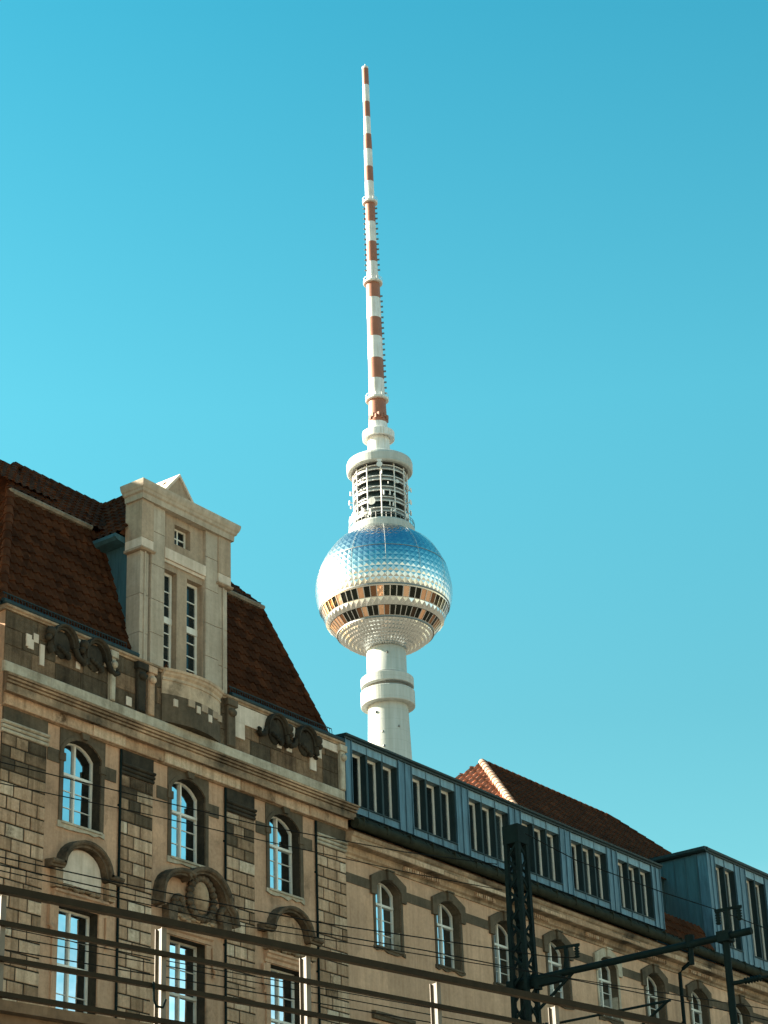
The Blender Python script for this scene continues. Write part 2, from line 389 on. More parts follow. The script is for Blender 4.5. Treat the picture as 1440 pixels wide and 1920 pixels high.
def clip(o, planes):
    """cut away what lies on the positive side of each (point, normal), world space"""
    bm = bmesh.new(); bm.from_mesh(o.data); off = Vector(o['_w'])
    for p, n in planes:
        bmesh.ops.bisect_plane(bm, geom=bm.verts[:]+bm.edges[:]+bm.faces[:], plane_co=Vector(p)-off, plane_no=Vector(n), clear_outer=True, dist=1e-5)
    bm.to_mesh(o.data); bm.free(); o.data.update()

def ridge(mb, a, b, r=.12, L=.36, mi=0):
    """overlapping half-round ridge tiles"""
    a = Vector(a); b = Vector(b); d = b-a; n = max(1, int(d.length/L)); d /= n
    for i in range(n):
        p = a+d*i; mb.tube([p, p+d*1.06], r, 10, mi, True, [r*1.12, r*.9])

exec_parts = []
# ================================================================== THE SETTING
g = MB(); g.add([(-3000, -3000, 0), (3000, -3000, 0), (3000, 3000, 0), (-3000, 3000, 0)], [(0, 1, 2, 3)])
struct(g.build('ground', M['ground']))
g = MB(); g.add([(-110, -130, .004), (140, -130, .004), (140, -.3, .004), (-110, -.3, .004)], [(0, 1, 2, 3)]); struct(g.build('pavement', M['paving']))

FD = Vector((math.cos(R(-10.07)), math.sin(R(-10.07)), 0)); FN = Vector((-FD.y, FD.x, 0))
FK = 15.885                                     # distance of the fence line from the camera
def fpt(along, off, z): p = Vector((0, -40, 0))+FD*along+FN*(FK+off); return Vector((p.x, p.y, z))
v = MB()
def slab(mb, a0, a1, o0, o1, z0, z1, mi=0):
    P = [fpt(a, o, z) for z in (z0, z1) for (a, o) in ((a0, o0), (a1, o0), (a1, o1), (a0, o1))]
    mb.add(P, [(0, 3, 2, 1), (4, 5, 6, 7), (0, 1, 5, 4), (1, 2, 6, 5), (2, 3, 7, 6), (3, 0, 4, 7)], mi)
slab(v, -60, 120, -.10, .16, 6.13, 6.22)
slab(v, -60, 120, .0, .10, 5.75, 6.128)
slab(v, -60, 120, .05, 15.0, 5.2, 5.74)
slab(v, -60, 120, .17, 14.9, 5.745, 6.02, 1)
for a in range(-55, 120, 12): slab(v, a, a+2.2, 1, 14, 0.004, 5.2)
struct(v.build('railway_viaduct', [M['viaduct'], M['ballast']]))

# ================================================================== OLD BUILDING
B = root('historic_building', (58, 6, 0), 'old sandstone building with brown tiled mansard, tall stone gable and long grey zinc dormer', 'building')
UL, UR = 37.3, 51.65          # the projecting left part
YW = .14                      # the wing stands back a little
UEND = 104.0
bays = [40.30, 44.53, 48.77]

# --- left part: front wall with openings
ops = []
for c in bays:
    ops.append((c-.71, c+.71, 20.06, 22.10, 22.46, .42))
    ops.append((c-.74, c+.74, 15.10, 17.86, 17.86, .42))
    ops.append((c-.74, c+.74, 9.6, 12.2, 12.2, .42)); ops.append((c-.74, c+.74, 4.2, 7.0, 7.0, .42))
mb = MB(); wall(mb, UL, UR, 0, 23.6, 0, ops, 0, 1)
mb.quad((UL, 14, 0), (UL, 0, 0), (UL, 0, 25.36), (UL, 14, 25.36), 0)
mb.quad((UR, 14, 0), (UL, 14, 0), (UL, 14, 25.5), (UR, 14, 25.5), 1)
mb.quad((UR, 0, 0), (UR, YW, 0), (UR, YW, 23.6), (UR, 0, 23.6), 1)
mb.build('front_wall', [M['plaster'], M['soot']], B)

# --- rusticated pilaster strips between the windows
for i, (a, b) in enumerate(((UL+.02, 38.96), (41.78, 43.06), (46.12, 47.38), (50.26, UR+.02))):
    mb = MB()
    mb.box(a+.01, b-.01, -.028, 0.0, 0, 21.93, 1)
    blocks(mb, a, b, 0.02, 20.62, -.02, .035, .362, .56, .042, 0, i)
    blocks(mb, a, b, 20.62, 21.93, -.02, .035, .362, .56, .042, 2 if i in (0, 1, 2) else 0, i+1)
    st = mb.build('pilaster', [M['ashlar'], M['joint'], M['ashlar_sooty']], B)
    k = MB()
    for j, (pz, pr) in enumerate(((21.95, .075), (22.06, .10), (22.17, .13))):
        k.sweep_x([(0, pz), (-pr*.7, pz), (-pr, pz+.03), (-pr, pz+.07), (-pr*.8, pz+.09), (0, pz+.09)], a-.02, b+.02)
    k.build('capital', M['pale_stone'] if i in (0, 3) else M['soot'], st)
    k = MB(); k.box(a+.02, b-.02, -.06, 0, 22.275, 22.64); k.build('frieze_panel', M['soot'] if i in (1, 2) else M['dark_stone'], st)
# dark wall panels and tan plaster squares just under the cornice
for c in bays:
    for s in (-1, 1):
        a, b = (c-1.30, c-.86) if s < 0 else (c+.86, c+1.30)
        mb = MB(); mb.box(a, b, -.022, 0, 21.62, 21.98); mb.build('string_course', M['dark_stone'], B)

# --- windows of the left part with surrounds, sills, hoods
def surround(c, hw, zs, zsp, zt, Y, mat, ears=True, wd=.13, pr=.04):
    out = arch(c-hw-wd, c+hw+wd, zs-.02, zsp, zt+wd*.95, 10); inn = arch(c-hw, c+hw, zs-.02, zsp, zt, 10)
    m = MB(); ring(m, out[1:]+out[:1], inn[1:]+inn[:1], Y-pr, Y-.001)
    if ears:
        for s in (-1, 1):
            x = c+s*(hw+wd*.5); m.box(x-.11, x+.11, Y-pr-.03, Y, zsp-.38, zsp-.16)
        m.prism([(c-.10, zt+.02), (c+.10, zt+.02), (c+.17, zt+.24), (c-.17, zt+.24)], Y-pr-.09, Y-.002)
        m.box(c-.20, c+.20, Y-pr-.11, Y, zt+.24, zt+.29)
    return m.build('window_surround', mat, B)
def ragged_sill(c, hw, z, Y, mat, h=.2):
    m = MB(); n = 9; pts = []
    for i in range(n+1):
        pts.append((c-hw-.16+(2*hw+.32)*i/n, z-h*rng.uniform(.45, 1.0)))
    pts += [(c+hw+.16, z), (c-hw-.16, z)]
    m.prism(pts, Y-.05, Y-.001)
    m.box(c-hw-.05, c+hw+.05, Y-.09, Y+.40, z-.05, z+.01)
    return m.build('sill', mat, B)
for i, c in enumerate(bays):
    window(B, c-.71, c+.71, 20.06, 22.10, 22.46, .29, trans=21.52, bars=(20.62, 21.08))
    surround(c, .71, 20.06, 22.10, 22.46, 0, M['dark_stone'])
    ragged_sill(c, .71, 20.06, 0, M['pale_stone'])
    a_ = arch(c-.845, c+.845, 21.0, 22.10, 22.585, 10)[2:]
    m = MB(); aR = [p for p in a_ if p[0] >= c-.001]; aL = [p for p in a_ if p[0] <= c+.001]
    m.prism([(c+.86, 22.0), (c+.86, 22.635), (c, 22.635)]+[aR[-1]]+aR[-2::-1], -.024, -.001)
    m.prism([aL[-1]]+aL[-2::-1]+[(c, 22.635), (c-.86, 22.635), (c-.86, 22.0)], -.024, -.001)
    m.build('head_panel', M['dark_stone'], B)
    window(B, c-.74, c+.74, 15.10, 17.86, 17.86, .30, trans=16.38, bars=(15.65, 17.1), wood='grey_wood' if i == 1 else 'white_wood')
    window(B, c-.74, c+.74, 9.6, 12.2, 12.2, .36, trans=11.3)
    window(B, c-.74, c+.74, 4.2, 7.0, 7.0, .36, trans=6.1)
    m = MB()       # lower surround: flat lintel cornice, side strips with scroll brackets
    for s in (-1, 1):
        x = c+s*.84; m.box(x-.095, x+.095, -.05, 0, 15.1, 17.86)
        x = c+s*1.03; m.box(x-.075, x+.075, -.10, 0, 17.2, 17.8)
        m.tube([(x, -.07, 17.25), (x, -.12, 17.12), (x, -.08, 16.98)], .06, 8)
    m.sweep_x([(0, 17.88), (-.05, 17.88), (-.06, 17.98), (-.12, 18.02), (-.13, 18.10), (-.18, 18.13), (-.18, 18.19), (0, 18.21)], c-.98, c+.98)
    m.build('window_surround', M['plaster'], B)

def band_path(mb, pts, y0, y1, th):
    """moulding that follows an x,z path: two-step profile"""
    P = [Vector(p) for p in pts]; n = len(P); nr = []
    for i in range(n):
        d = (P[min(i+1, n-1)]-P[max(i-1, 0)]).normalized(); nr.append(Vector((-d.y, d.x)))
    prof = [(0, y1), (0, y0+.10), (.05, y0+.09), (.07, y0+.03), (.11, y0), (th, y0), (th+.03, y1)]
    k = len(prof); vs = []
    for p, nn in zip(P, nr):
        for (o, y) in prof: q2 = p+nn*o; vs.append((q2.x, y, q2.y))
    fs = [(i*k+j, (i+1)*k+j, (i+1)*k+j+1, i*k+j+1) for i in range(n-1) for j in range(k-1)]
    fs += [((n-1)*k+j for j in range(k)), (k-1-j for j in range(k))]
    mb.add(vs, [tuple(f) for f in fs])
def arc_pts(c, zc, a, h, t0, t1, n):
    return [(c+a*math.cos(t0+(t1-t0)*i/n), zc+h*math.sin(t0+(t1-t0)*i/n)) for i in range(n+1)]
for c in (bays[0]+.06, bays[2]+.06):
    m = MB()
    path = [(c-1.32, 18.72), (c-.82, 18.74), (c-.78, 18.80)]+arc_pts(c, 18.86, .74, .60, PI*.96, PI*.04, 12)+[(c+.78, 18.80), (c+.82, 18.74), (c+1.32, 18.72)]
    band_path(m, path, -.34, -.002, .17)
    h = m.build('window_hood', M['hood'], B)
    m = MB(); m.prism([(c-.72, 18.42), (c+.72, 18.42), (c+.72, 18.84)]+arc_pts(c, 18.86, .70, .56, 0.03, PI-.03, 10)+[(c-.72, 18.84)], -.05, -.002)
    m.build('tympanum', M['gable_white'] if c < 42 else M['ashlar'], h)
    m = MB()
    for s in (-1, 1):
        x = c+s*.98
        m.prism([(x-.11, 18.22), (x+.11, 18.22), (x+.14, 18.70), (x-.14, 18.70)], -.22, -.002)
        m.tube([(x-.1, -.2, 18.36), (x+.1, -.2, 18.36)], .07, 8)
    for t in range(7):
        m.ball((c-.6+.2*t, -.05, 18.33+.03*math.sin(t*2.1)), .12, .08, .07, 8, 6)
    m.build('bracket', M['cornice'], h)
# the middle hood: a broken double arch over a carved cartouche
c = bays[1]+.18
m = MB()
band_path(m, [(c-1.42, 18.55), (c-1.38, 18.95)]+arc_pts(c-.62, 19.0, .74, .52, PI*.98, PI*.35, 8), -.42, -.002, .18)
band_path(m, arc_pts(c+.30, 18.95, .86, .80, PI*.80, 0, 12)+[(c+1.34, 18.80), (c+1.44, 18.45)], -.40, -.002, .19)
h2 = m.build('window_hood', M['hood'], B)
m = MB(); m.ball((c+.28, -.06, 19.14), .34, .16, .48, 16, 10); m.build('medallion', M['cornice'], h2)
m = MB()
for k in range(20):
    t = 2*PI*k/20; m.ball((c+.28+.50*math.cos(t), -.12, 19.08+.58*math.sin(t)), .12, .12, .11, 8, 6)
for s in (-1, 1):
    for k in range(14):
        t = k*.5; rr = .30-.018*k; m.ball((c+.22+s*(.92+rr*math.cos(t)*.6), -.14, 18.70+rr*math.sin(t)), .10, .13, .09, 8, 6)
    m.prism([(c+.1+s*1.12-.16, 18.22), (c+.1+s*1.12+.16, 18.22), (c+.1+s*1.12+.20, 18.62), (c+.1+s*1.12-.20, 18.62)], -.26, -.002)
m.box(c-1.0, c+1.3, -.06, -.001, 18.525, 18.72)
m.build('carving', M['hood'], h2)
m = MB(); m.box(c-.98, c+1.0, -.07, -.001, 18.24, 18.52)
for k in range(9): m.ball((c-.85+.2*k, -.09, 18.40+.05*math.sin(k*1.7)), .13, .07, .06, 8, 6)
m.build('carved_frieze', M['cornice'], h2)

# --- conductors running down beside the strips
for u in (41.74, 46.08, 50.22):
    m = MB(); m.tube([(u, -.05, 0), (u, -.05, 22.62)], .034, 8)
    for z in range(3, 23, 3): m.box(u-.05, u+.05, -.045, 0, z, z+.05)
    m.build('conductor_pipe', M['iron'], B)

# --- main cornice of the left part
m = MB()
prof = [(0, 22.64), (-.05, 22.64), (-.055, 22.70), (-.10, 22.72), (-.10, 22.985), (-.13, 22.99), (-.31, 22.975), (-.31, 22.95), (-.34, 22.95), (-.34, 23.15), (-.30, 23.155), (-.30, 23.18), (-.37, 23.19), (-.385, 23.235), (-.33, 23.24), (-.33, 23.265), (-.41, 23.275), (-.43, 23.32), (-.37, 23.325), (-.37, 23.345), (-.45, 23.355), (-.46, 23.40), (0, 23.595)]
x0, x1 = UL-.0, UR+.02
n = len(prof); vs = []
for (y, z) in prof: vs.append((UL+y*.5, y, z))
for (y, z) in prof: vs.append((UR+.02-y*.55, y, z))
m.add(vs, [(i, i+1, n+i+1, n+i) for i in range(n-1)]+[tuple(range(n-1, -1, -1)), tuple(range(n, 2*n))])
m.build('cornice', M['cornice'], B)
m = MB(); blocks(m, UL-.02, UR, 22.655, 22.985, -.10, .07, .33, 1.5, .01)   # single stones of the fascia show their joints
m.build('cornice_fascia', M['ashlar'], B)

# --- attic storey above the cornice
m = MB()
m.box(UL+.006, UR-.006, .02, .30, 23.60, 25.42, 1)
blocks(m, UL, UR, 23.92, 25.36, .0, .02, .48, 1.05, .008, 0)
for k in range(20):
    x = rng.choice([rng.uniform(37.6, 42.0), rng.uniform(46.6, 51.0), rng.uniform(43.4, 45.8)]); z = rng.uniform(23.95, 24.9); wd = rng.uniform(.13, .26); hh = rng.uniform(.16, .32)
    m.cbox(x, x+wd, -.034-.0012*k, .0, z, z+hh, .006, 2)
for (a, b, z0, z1) in ((38.55, 38.72, 24.15, 24.75), (39.92, 40.12, 25.0, 25.34), (41.02, 41.22, 24.85, 25.34), (46.5, 48.0, 24.78, 25.34), (48.86, 49.3, 25.0, 25.34), (50.25, 51.4, 25.08, 25.34), (50.0, 50.3, 24.2, 24.6), (46.5, 46.95, 24.3, 24.8)):
    m.cbox(a, b, -.062, .0, z0, z1, .006, 2)
at = m.build('attic_wall', [M['attic'], M['soot'], M['gable_white']], B)
m = MB(); m.cbox(UL-.03, UR+.02, -.09, .02, 23.605, 23.90, .02); m.build('attic_plinth', M['pale_stone'], B)
m = MB(); m.sweep_x([(.03, 25.36), (-.06, 25.36), (-.07, 25.40), (-.12, 25.43), (-.12, 25.49), (.30, 25.52), (.30, 25.36)], UL-.08, UR+.05)
m.build('attic_coping', M['cornice'], B)
for (a, b, mt) in ((42.28, 42.62, 'soot'), (42.72, 42.98, 'ashlar'), (46.10, 46.46, 'dark_stone'), (51.42, 51.66, 'pale_stone'), (41.2, 41.4, 'pale_stone')):
    m = MB(); m.cbox(a, b, -.14, -.001, 23.905, 25.30, .03); m.cbox(a-.05, b+.05, -.19, -.001, 25.15, 25.36, .02); m.ball(((a+b)/2, -.16, 24.95), (b-a)*.5, .10, .12, 8, 6)
    m.build('attic_pier', M[mt], B)
def eyelid(c, z, s):
    """hooded oval vent with a scroll tail"""
    m = MB()
    band_path(m, arc_pts(c, z, .36, .46, PI*1.08, PI*.02, 12), -.26, .0, .13)
    m.tube([(c+s*.44, -.13, z+.05), (c+s*.56, -.13, z-.16), (c+s*.72, -.12, z-.24), (c+s*.86, -.12, z-.16), (c+s*.80, -.12, z-.08)], .085, 8)
    m.tube([(c-s*.44, -.13, z+.02), (c-s*.50, -.13, z-.20), (c-s*.42, -.13, z-.32)], .09, 8)
    m.ball((c, -.03, z+.04), .33, .09, .40, 14, 8)
    m.prism([(c-s*.30-.22, 24.72), (c-s*.30+.16, 24.70), (c-s*.30+.22, 25.10), (c-s*.30+.02, 25.34), (c-s*.30-.26, 25.33)], -.10, -.0655)
    m.ball((c-s*.52, -.17, 25.16), .15, .14, .15, 10, 7); m.ball((c-s*.60, -.16, 24.98), .09, .12, .10, 8, 6)
    for k in range(5): m.ball((c+.2*math.cos(.6*k), -.12-.02*(k % 2), z-.28+.05*k), .09, .07, .08, 8, 6)
    h = m.build('attic_vent', M['soot'], B)
for c, z, s in ((39.35, 24.92, 1), (40.62, 24.92, 1), (48.35, 24.90, -1), (49.75, 24.90, -1)): eyelid(c, z, s)
# bowed parapet under the tall gable
m = MB(); N = 16; ca, cb = 43.35, 45.85
def bow(prof, mbx):
    k = len(prof); vs = []
    for i in range(N+1):
        t = i/N; x = ca+(cb-ca)*t; bulge = .26*(1-(2*t-1)**2)
        for (y, z) in prof: vs.append((x, (y-bulge) if y < .15 else y, z))
    fs = [(i*k+j, (i+1)*k+j, (i+1)*k+j+1, i*k+j+1) for i in range(N) for j in range(k-1)]
    fs += [tuple(range(k-1, -1, -1)), tuple(N*k+j for j in range(k))]
    mbx.add(vs, fs)
bow([(.2, 24.74), (-.06, 24.74), (-.06, 25.14), (-.09, 25.16), (-.09, 25.20), (-.07, 25.22), (-.07, 25.26), (-.13, 25.32), (-.15, 25.38), (-.19, 25.41), (-.20, 25.48), (.2, 25.56)], m)
m2 = MB(); bow([(.2, 23.91), (-.055, 23.91), (-.055, 24.735), (.2, 24.735)], m2)
for k in range(9):
    t = (k+.5)/9; x = ca+(cb-ca)*t; yb = -.06-.26*(1-(2*t-1)**2)
    if k in (1, 4, 6): m2.cbox(x-.08, x+.08, yb-.025, yb+.05, 24.30+.1*(k % 3), 24.52+.1*(k % 3), .005, 1)
    if k in (3, 5, 7, 8): m2.cbox(x-.14, x+.14, yb-.02, yb+.05, 24.52, 24.73, .005, 2)
m2.build('parapet_base', [M['dark_stone'], M['gable_white'], M['gable_tan']], B)
m.build('bowed_parapet', M['parapet'], B)

# --- tall stone gable (built over the attic)
GU0, GU1 = 42.45, 46.35
GC = 44.38
gops = [(43.52, 44.10, 25.58, 28.74, 28.74, .26), (44.54, 45.22, 25.58, 28.74, 28.74, .26), (43.98, 44.68, 29.68, 30.32, 30.32, .26)]
m = MB()
def wall2(mb, u0, u1, z0, z1, Y):
    # two tall slits below a small square window
    wall(mb, u0, u1, z0, 29.12, Y, gops[:2], 0, 1); wall(mb, u0, u1, 29.12, z1, Y, gops[2:], 0, 1)
wall2(m, 43.3, 45.4, 25.45, 30.72, .10)
gw = m.build('gable_wall', [M['gable_tan'], M['gable_tan']], B)
m = MB(); m.cbox(43.46, 45.26, -.02, .10, 29.02, 29.36, .01); m.sweep_x([(.10, 28.93), (.04, 28.93), (.03, 29.015), (.10, 29.015)], 43.46, 45.26)
m.build('lintel', M['gable_white'], gw)
for (a, b) in ((42.90, 43.46), (45.26, 45.84)):
    m = MB(); z = 25.5
    hs = [1.0, 1.05, 1.1, 1.05, 1.02]
    for hh in hs: m.cbox(a, b, 0.0, .58, z+.006, z+hh-.006, .008); z += hh
    m.build('gable_pilaster', M['gable_stone'], B)
for s, (a, b) in ((-1, (GU0, 42.90)), (1, (45.84, GU1))):
    m = MB(); z = 25.5
    for hh in (.9, 1.2, 1.35):
        m.cbox(a+.05, b-.05, .06, .60, z+.006, z+hh-.006, .01); z += hh
    m.box((a+b)/2-.03, (a+b)/2+.03, .02, .06, 25.5, 28.95)
    p = m.build('corner_pier', M['gable_stone'], B)
    x0, x1 = (a-.02, b+.04) if s < 0 else (a-.04, b+.02)
    m = MB(); m.cbox(x0, x1, -.04, .62, 29.03, 29.33, .01); m.build('corner_block', M['gable_white'], p)
    m = MB(); m.sweep_x([(.62, 28.955), (-.03, 28.955), (-.09, 28.99), (-.09, 29.026), (.62, 29.026)], x0-.06, x1+.06); m.build('corner_moulding', M['gable_tan'], p)
    m = MB(); m.cbox(x0, x1, -.04, .62, 29.335, 30.74, .012); m.build('upper_block', M['gable_tan'], p)
# windows in the gable
for (a, b, zs, zsp, zt, d) in gops[:2]:
    mid = 27.24
    m = MB(); ring(m, inset(arch(a, b, zs, zsp, zt), -.005), inset(arch(a, b, zs, zsp, zt), .085), .30, .38)
    m.box(a, b, .285, .37, mid-.10, mid+.10)
    for z in (26.0, 26.42, 26.84, 27.7, 28.15): m.box(a+.06, b-.06, .315, .35, z-.016, z+.016)
    wv = m.build('gable_window', M['white_wood'], B, ((a+b)/2, .3, zs))
    p = MB(); p.quad((a, .345, zs), (b, .345, zs), (b, .345, zt), (a, .345, zt)); p.build('pane', M['glass_dark'], wv, ((a+b)/2, .345, zs))
a, b, zs, zsp, zt, d = gops[2]
m = MB(); ring(m, inset(arch(a, b, zs, zsp, zt), -.005), inset(arch(a, b, zs, zsp, zt), .055), .30, .37)
m.box((a+b)/2-.022, (a+b)/2+.022, .31, .36, zs, zt); m.box(a, b, .312, .358, (zs+zt)/2-.02, (zs+zt)/2+.02)
wv = m.build('gable_window', M['white_wood'], B, ((a+b)/2, .3, zs))
p = MB(); p.quad((a, .34, zs), (b, .34, zs), (b, .34, zt), (a, .34, zt)); p.build('pane', M['glass_dark'], wv, ((a+b)/2, .34, zs))
# crowning cornice with its return
prof = [(0, 30.55), (-.06, 30.55), (-.07, 30.72), (-.12, 30.76), (-.14, 30.83), (-.17, 30.87), (-.20, 30.95), (-.215, 31.03), (-.215, 31.08), (0, 31.14)]
m = MB(); n = len(prof); vs = []
G0, G1, GB = GU0-.02, GU1+.02, .58
for (y, z) in prof: vs.append((G0+y, GB-y*.4, z))
for (y, z) in prof: vs.append((G0+y, -.05+y, z))
for (y, z) in prof: vs.append((G1-y, -.05+y, z))
for (y, z) in prof: vs.append((G1-y, GB-y*.4, z))
fs = [(s*n+i, s*n+i+1, (s+1)*n+i+1, (s+1)*n+i) for s in range(3) for i in range(n-1)]
fs += [(n-1, 4*n-1, 3*n-1, 2*n-1), tuple(range(n)), tuple(range(4*n-1, 3*n-1, -1)), (0, n, 2*n, 3*n), tuple([n-1] + [0] + [3*n, 4*n-1])]
m.add(vs, fs[:-1]); m.build('gable_cornice', M['gable_stone'], B)
# little pediment and the cross roof behind it
m = MB(); zr, zb, hw = 32.08, 29.55, 2.2
zq = 31.12; hq = hw*(zr-zq)/(zr-zb)
m.prism([(GC-hq, zq), (GC+hq, zq), (GC, zr)], .32, .46); m.build('pediment', M['gable_tan'], B)
m = MB()
for s in (-1, 1):
    A = Vector((GC+s*(hq+.05), .26, zq-.05)); T = Vector((GC, .26, zr+.10))
    m.add([(GC, .26, zr+.02), (A.x-s*.02, .26, A.z), (A.x+s*.05, .26, A.z+.06), (GC, .26, zr+.12), (GC, 1.35, zr+.02), (A.x-s*.02, 1.35, A.z), (A.x+s*.05, 1.35, A.z+.06), (GC, 1.35, zr+.12)],
          [(0, 1, 2, 3), (7, 6, 5, 4), (0, 4, 5, 1), (1, 5, 6, 2), (2, 6, 7, 3)])
m.build('pediment_coping', M['gable_white'], B)
m = MB()
sl_ = Vector((hw, 0, zr-zb)).length
tiles(m, (GC-hw, 5.2, zb), (0, -1, 0), (hw, 0, zr-zb), 4.7, sl_)
tiles(m, (GC+hw, .5, zb), (0, 1, 0), (-hw, 0, zr-zb), 4.7, sl_)
m.quad((GC-hw, .62, zb), (GC+hw, .62, zb), (GC+.05, .62, zr-.05), (GC-.05, .62, zr-.05))
o = m.build('cross_roof', M['tile'], B)
m = MB(); ridge(m, (GC, 1.4, zr+.02), (GC, 5.2, zr+.02), .13); m.build('ridge_tiles', M['tile'], B)
for s in (-1, 1):   # zinc cheeks of the gable house and its eaves
    m = MB(); x = GC+s*1.84; m.box(min(x, x-s*.1), max(x, x-s*.1), .61, 4.2, 25.3, 29.45)
    for k in range(5): m.box(min(x, x+s*.03), max(x, x+s*.03), .9+.6*k, .925+.6*k, 25.3, 29.4)
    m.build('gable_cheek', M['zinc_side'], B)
for s in (-1, 1):
    m = MB(); m.sweep_y([(GC+s*1.85, 29.30), (GC+s*2.25, 29.34), (GC+s*2.34, 29.42), (GC+s*2.34, 29.52), (GC+s*1.85, 29.50)], .64, 4.4)
    m.build('eaves_gutter', M['zinc_side'], B)

# --- mansard roof of the left part
ZE, YE, SS, ZT = 25.60, .30, 1.5, 30.0
RU0, RU1 = UL+.12, 51.34
RUN2, ZT2 = 2.15, 32.38
sl1 = math.hypot(SS, ZT-ZE)
m = MB(); tiles(m, (RU0, YE, ZE), (1, 0, 0), (0, SS, ZT-ZE), RU1-RU0, sl1)
mr = m.build('mansard_front', M['tile'], B)
clip(mr, [((RU0, YE, ZE), (-SS, -0.0, SS*SS/(ZT-ZE))), ((RU1, YE, ZE), (SS, 0, SS*SS/(ZT-ZE)))])
m = MB(); tiles(m, (RU0, 13, ZE), (0, -1, 0), (SS, 0, ZT-ZE), 13-YE, sl1); o = m.build('mansard_side', M['tile'], B)
clip(o, [((RU0, YE, ZE), (0, -SS, SS*SS/(ZT-ZE)))])
m = MB(); tiles(m, (RU1, YE, ZE), (0, 1, 0), (-SS, 0, ZT-ZE), 13-YE, sl1); o = m.build('mansard_side', M['tile'], B)
clip(o, [((RU1, YE, ZE), (0, -SS, SS*SS/(ZT-ZE)))])
sl2 = math.hypot(RUN2, ZT2-ZT); a0, a1 = RU0+SS, RU1-SS
m = MB(); tiles(m, (a0-.12, YE+SS-.10, ZT+.06), (1, 0, 0), (0, RUN2, ZT2-ZT), a1-a0+.24, sl2); o = m.build('upper_roof', M['tile'], B)
clip(o, [((a0-.1, YE+SS, ZT), (-1, 0, 1)), ((a1+.1, YE+SS, ZT), (1, 0, 1))])
m = MB()   # flat top and slopes behind
YB, ZB = 11.0, ZT2+.655*(11-YE-SS-RUN2)     # unseen high roof, added to shade the gable and cross roof
XW = 22.0  # unseen roof carried on to the left for the same shade
m.quad((XW, YE+SS+RUN2, ZT2-.02), (a1-RUN2, YE+SS+RUN2, ZT2-.02), (a1-RUN2, YB, ZB), (XW, YB, ZB))
m.quad((XW, YB, ZB), (a1-RUN2, YB, ZB), (a1-RUN2, 13, ZT2), (XW, 13, ZT2))
for x_ in (XW, a1-RUN2): m.add([(x_, YE+SS+RUN2, ZT2-.02), (x_, YB, ZB), (x_, 13, ZT2)], [(0, 1, 2)])
m.quad((a0, YE+SS, ZT), (a0+RUN2, YE+SS+RUN2, ZT2), (a0+RUN2, 13, ZT2), (a0, 13, ZT))
m.quad((a1-RUN2, YE+SS+RUN2, ZT2), (a1, YE+SS, ZT), (a1, 13, ZT), (a1-RUN2, 13, ZT2))
m.quad((a0, 13, ZT), (a0+RUN2, 13, ZT2-.02), (a1-RUN2, 13, ZT2-.02), (a1, 13, ZT)); m.quad((RU0, 13, ZE), (a0, 13, ZT), (a1, 13, ZT), (RU1, 13, ZE))
m.build('roof_back', M['tile'], B)
m = MB()
ridge(m, (RU0, YE-.02, ZE+.05), (a0, YE+SS-.02, ZT+.04), .13); ridge(m, (RU1, YE-.02, ZE+.05), (a1, YE+SS-.02, ZT+.04), .11)
ridge(m, (a0, YE+SS, ZT+.06), (a0+RUN2, YE+SS+RUN2, ZT2+.06), .13); ridge(m, (a0+RUN2, YE+SS+RUN2, ZT2+.05), (a1-RUN2, YE+SS+RUN2, ZT2+.05), .13); ridge(m, (a1, YE+SS, ZT+.06), (a1-RUN2, YE+SS+RUN2, ZT2+.06), .12)
m.build('hip_tiles', M['tile'], B)
for (q0, q1) in ((a0-.1, 42.1), (46.6, a1+.1)):
    m = MB(); m.sweep_x([(YE+SS-.02, ZT-.06), (YE+SS-.16, ZT-.05), (YE+SS-.20, ZT+.02), (YE+SS-.18, ZT+.08), (YE+SS, ZT+.09)], q0, q1); m.build('roof_ledge', M['ledge'], B)
# gutter and snow guard along the eaves
for (a, b) in ((UL-.1, 42.4), (46.4, 51.7)):
    m = MB(); m.tube([(a, .02, 25.60), (b, .02, 25.60)], .085, 10); m.box(a, b, .03, .30, 25.53, 25.60)
    m.build('gutter', M['zinc_dark'], B)
    m = MB(); n = int((b-a)/.11)
    for z, y in ((25.72, .22), (25.98, .25)): m.bar((a+.2, y, z), (b-.25, y, z), .025, .025)
    for k in range(n-3): x = a+.25+.11*k; m.bar((x, .22, 25.66), (x, .255, 26.0), .012, .014)
    m.build('snow_guard', M['zinc_dark'], B)

m = MB(); tiles(m, (22.0, 1.15, 25.5), (1, 0, 0), (0, .85, 5.0), 37.2-22.0, math.hypot(.85, 5.0)); tiles(m, (22.0, 2.0, 30.5), (1, 0, 0), (0, 1.95, 1.86), 41.0-22.0, 2.69); m.build('shade_wing_roof', M['tile'], B)  # wing added out of view to shade the left corner and hip
m = MB(); wall(m, 22.0, UL-.01, 0, 25.5, 1.1, [(c_-.7, c_+.7, z_, z_+2.2, z_+2.5, .3) for c_ in (24.2, 28.4, 32.6) for z_ in (20.0, 15.1)], 0, 1); m.quad((22, 13, 0), (22, 1.1, 0), (22, 1.1, 25.5), (22, 13, 25.5)); m.build('shade_wing_wall', [M['plaster'], M['dark_stone']], B)
for c_ in (24.2, 28.4, 32.6):  # windows of the added wing
    for z_ in (20.0, 15.1): window(B, c_-.7, c_+.7, z_, z_+2.2, z_+2.5, 1.38, trans=z_+1.5)
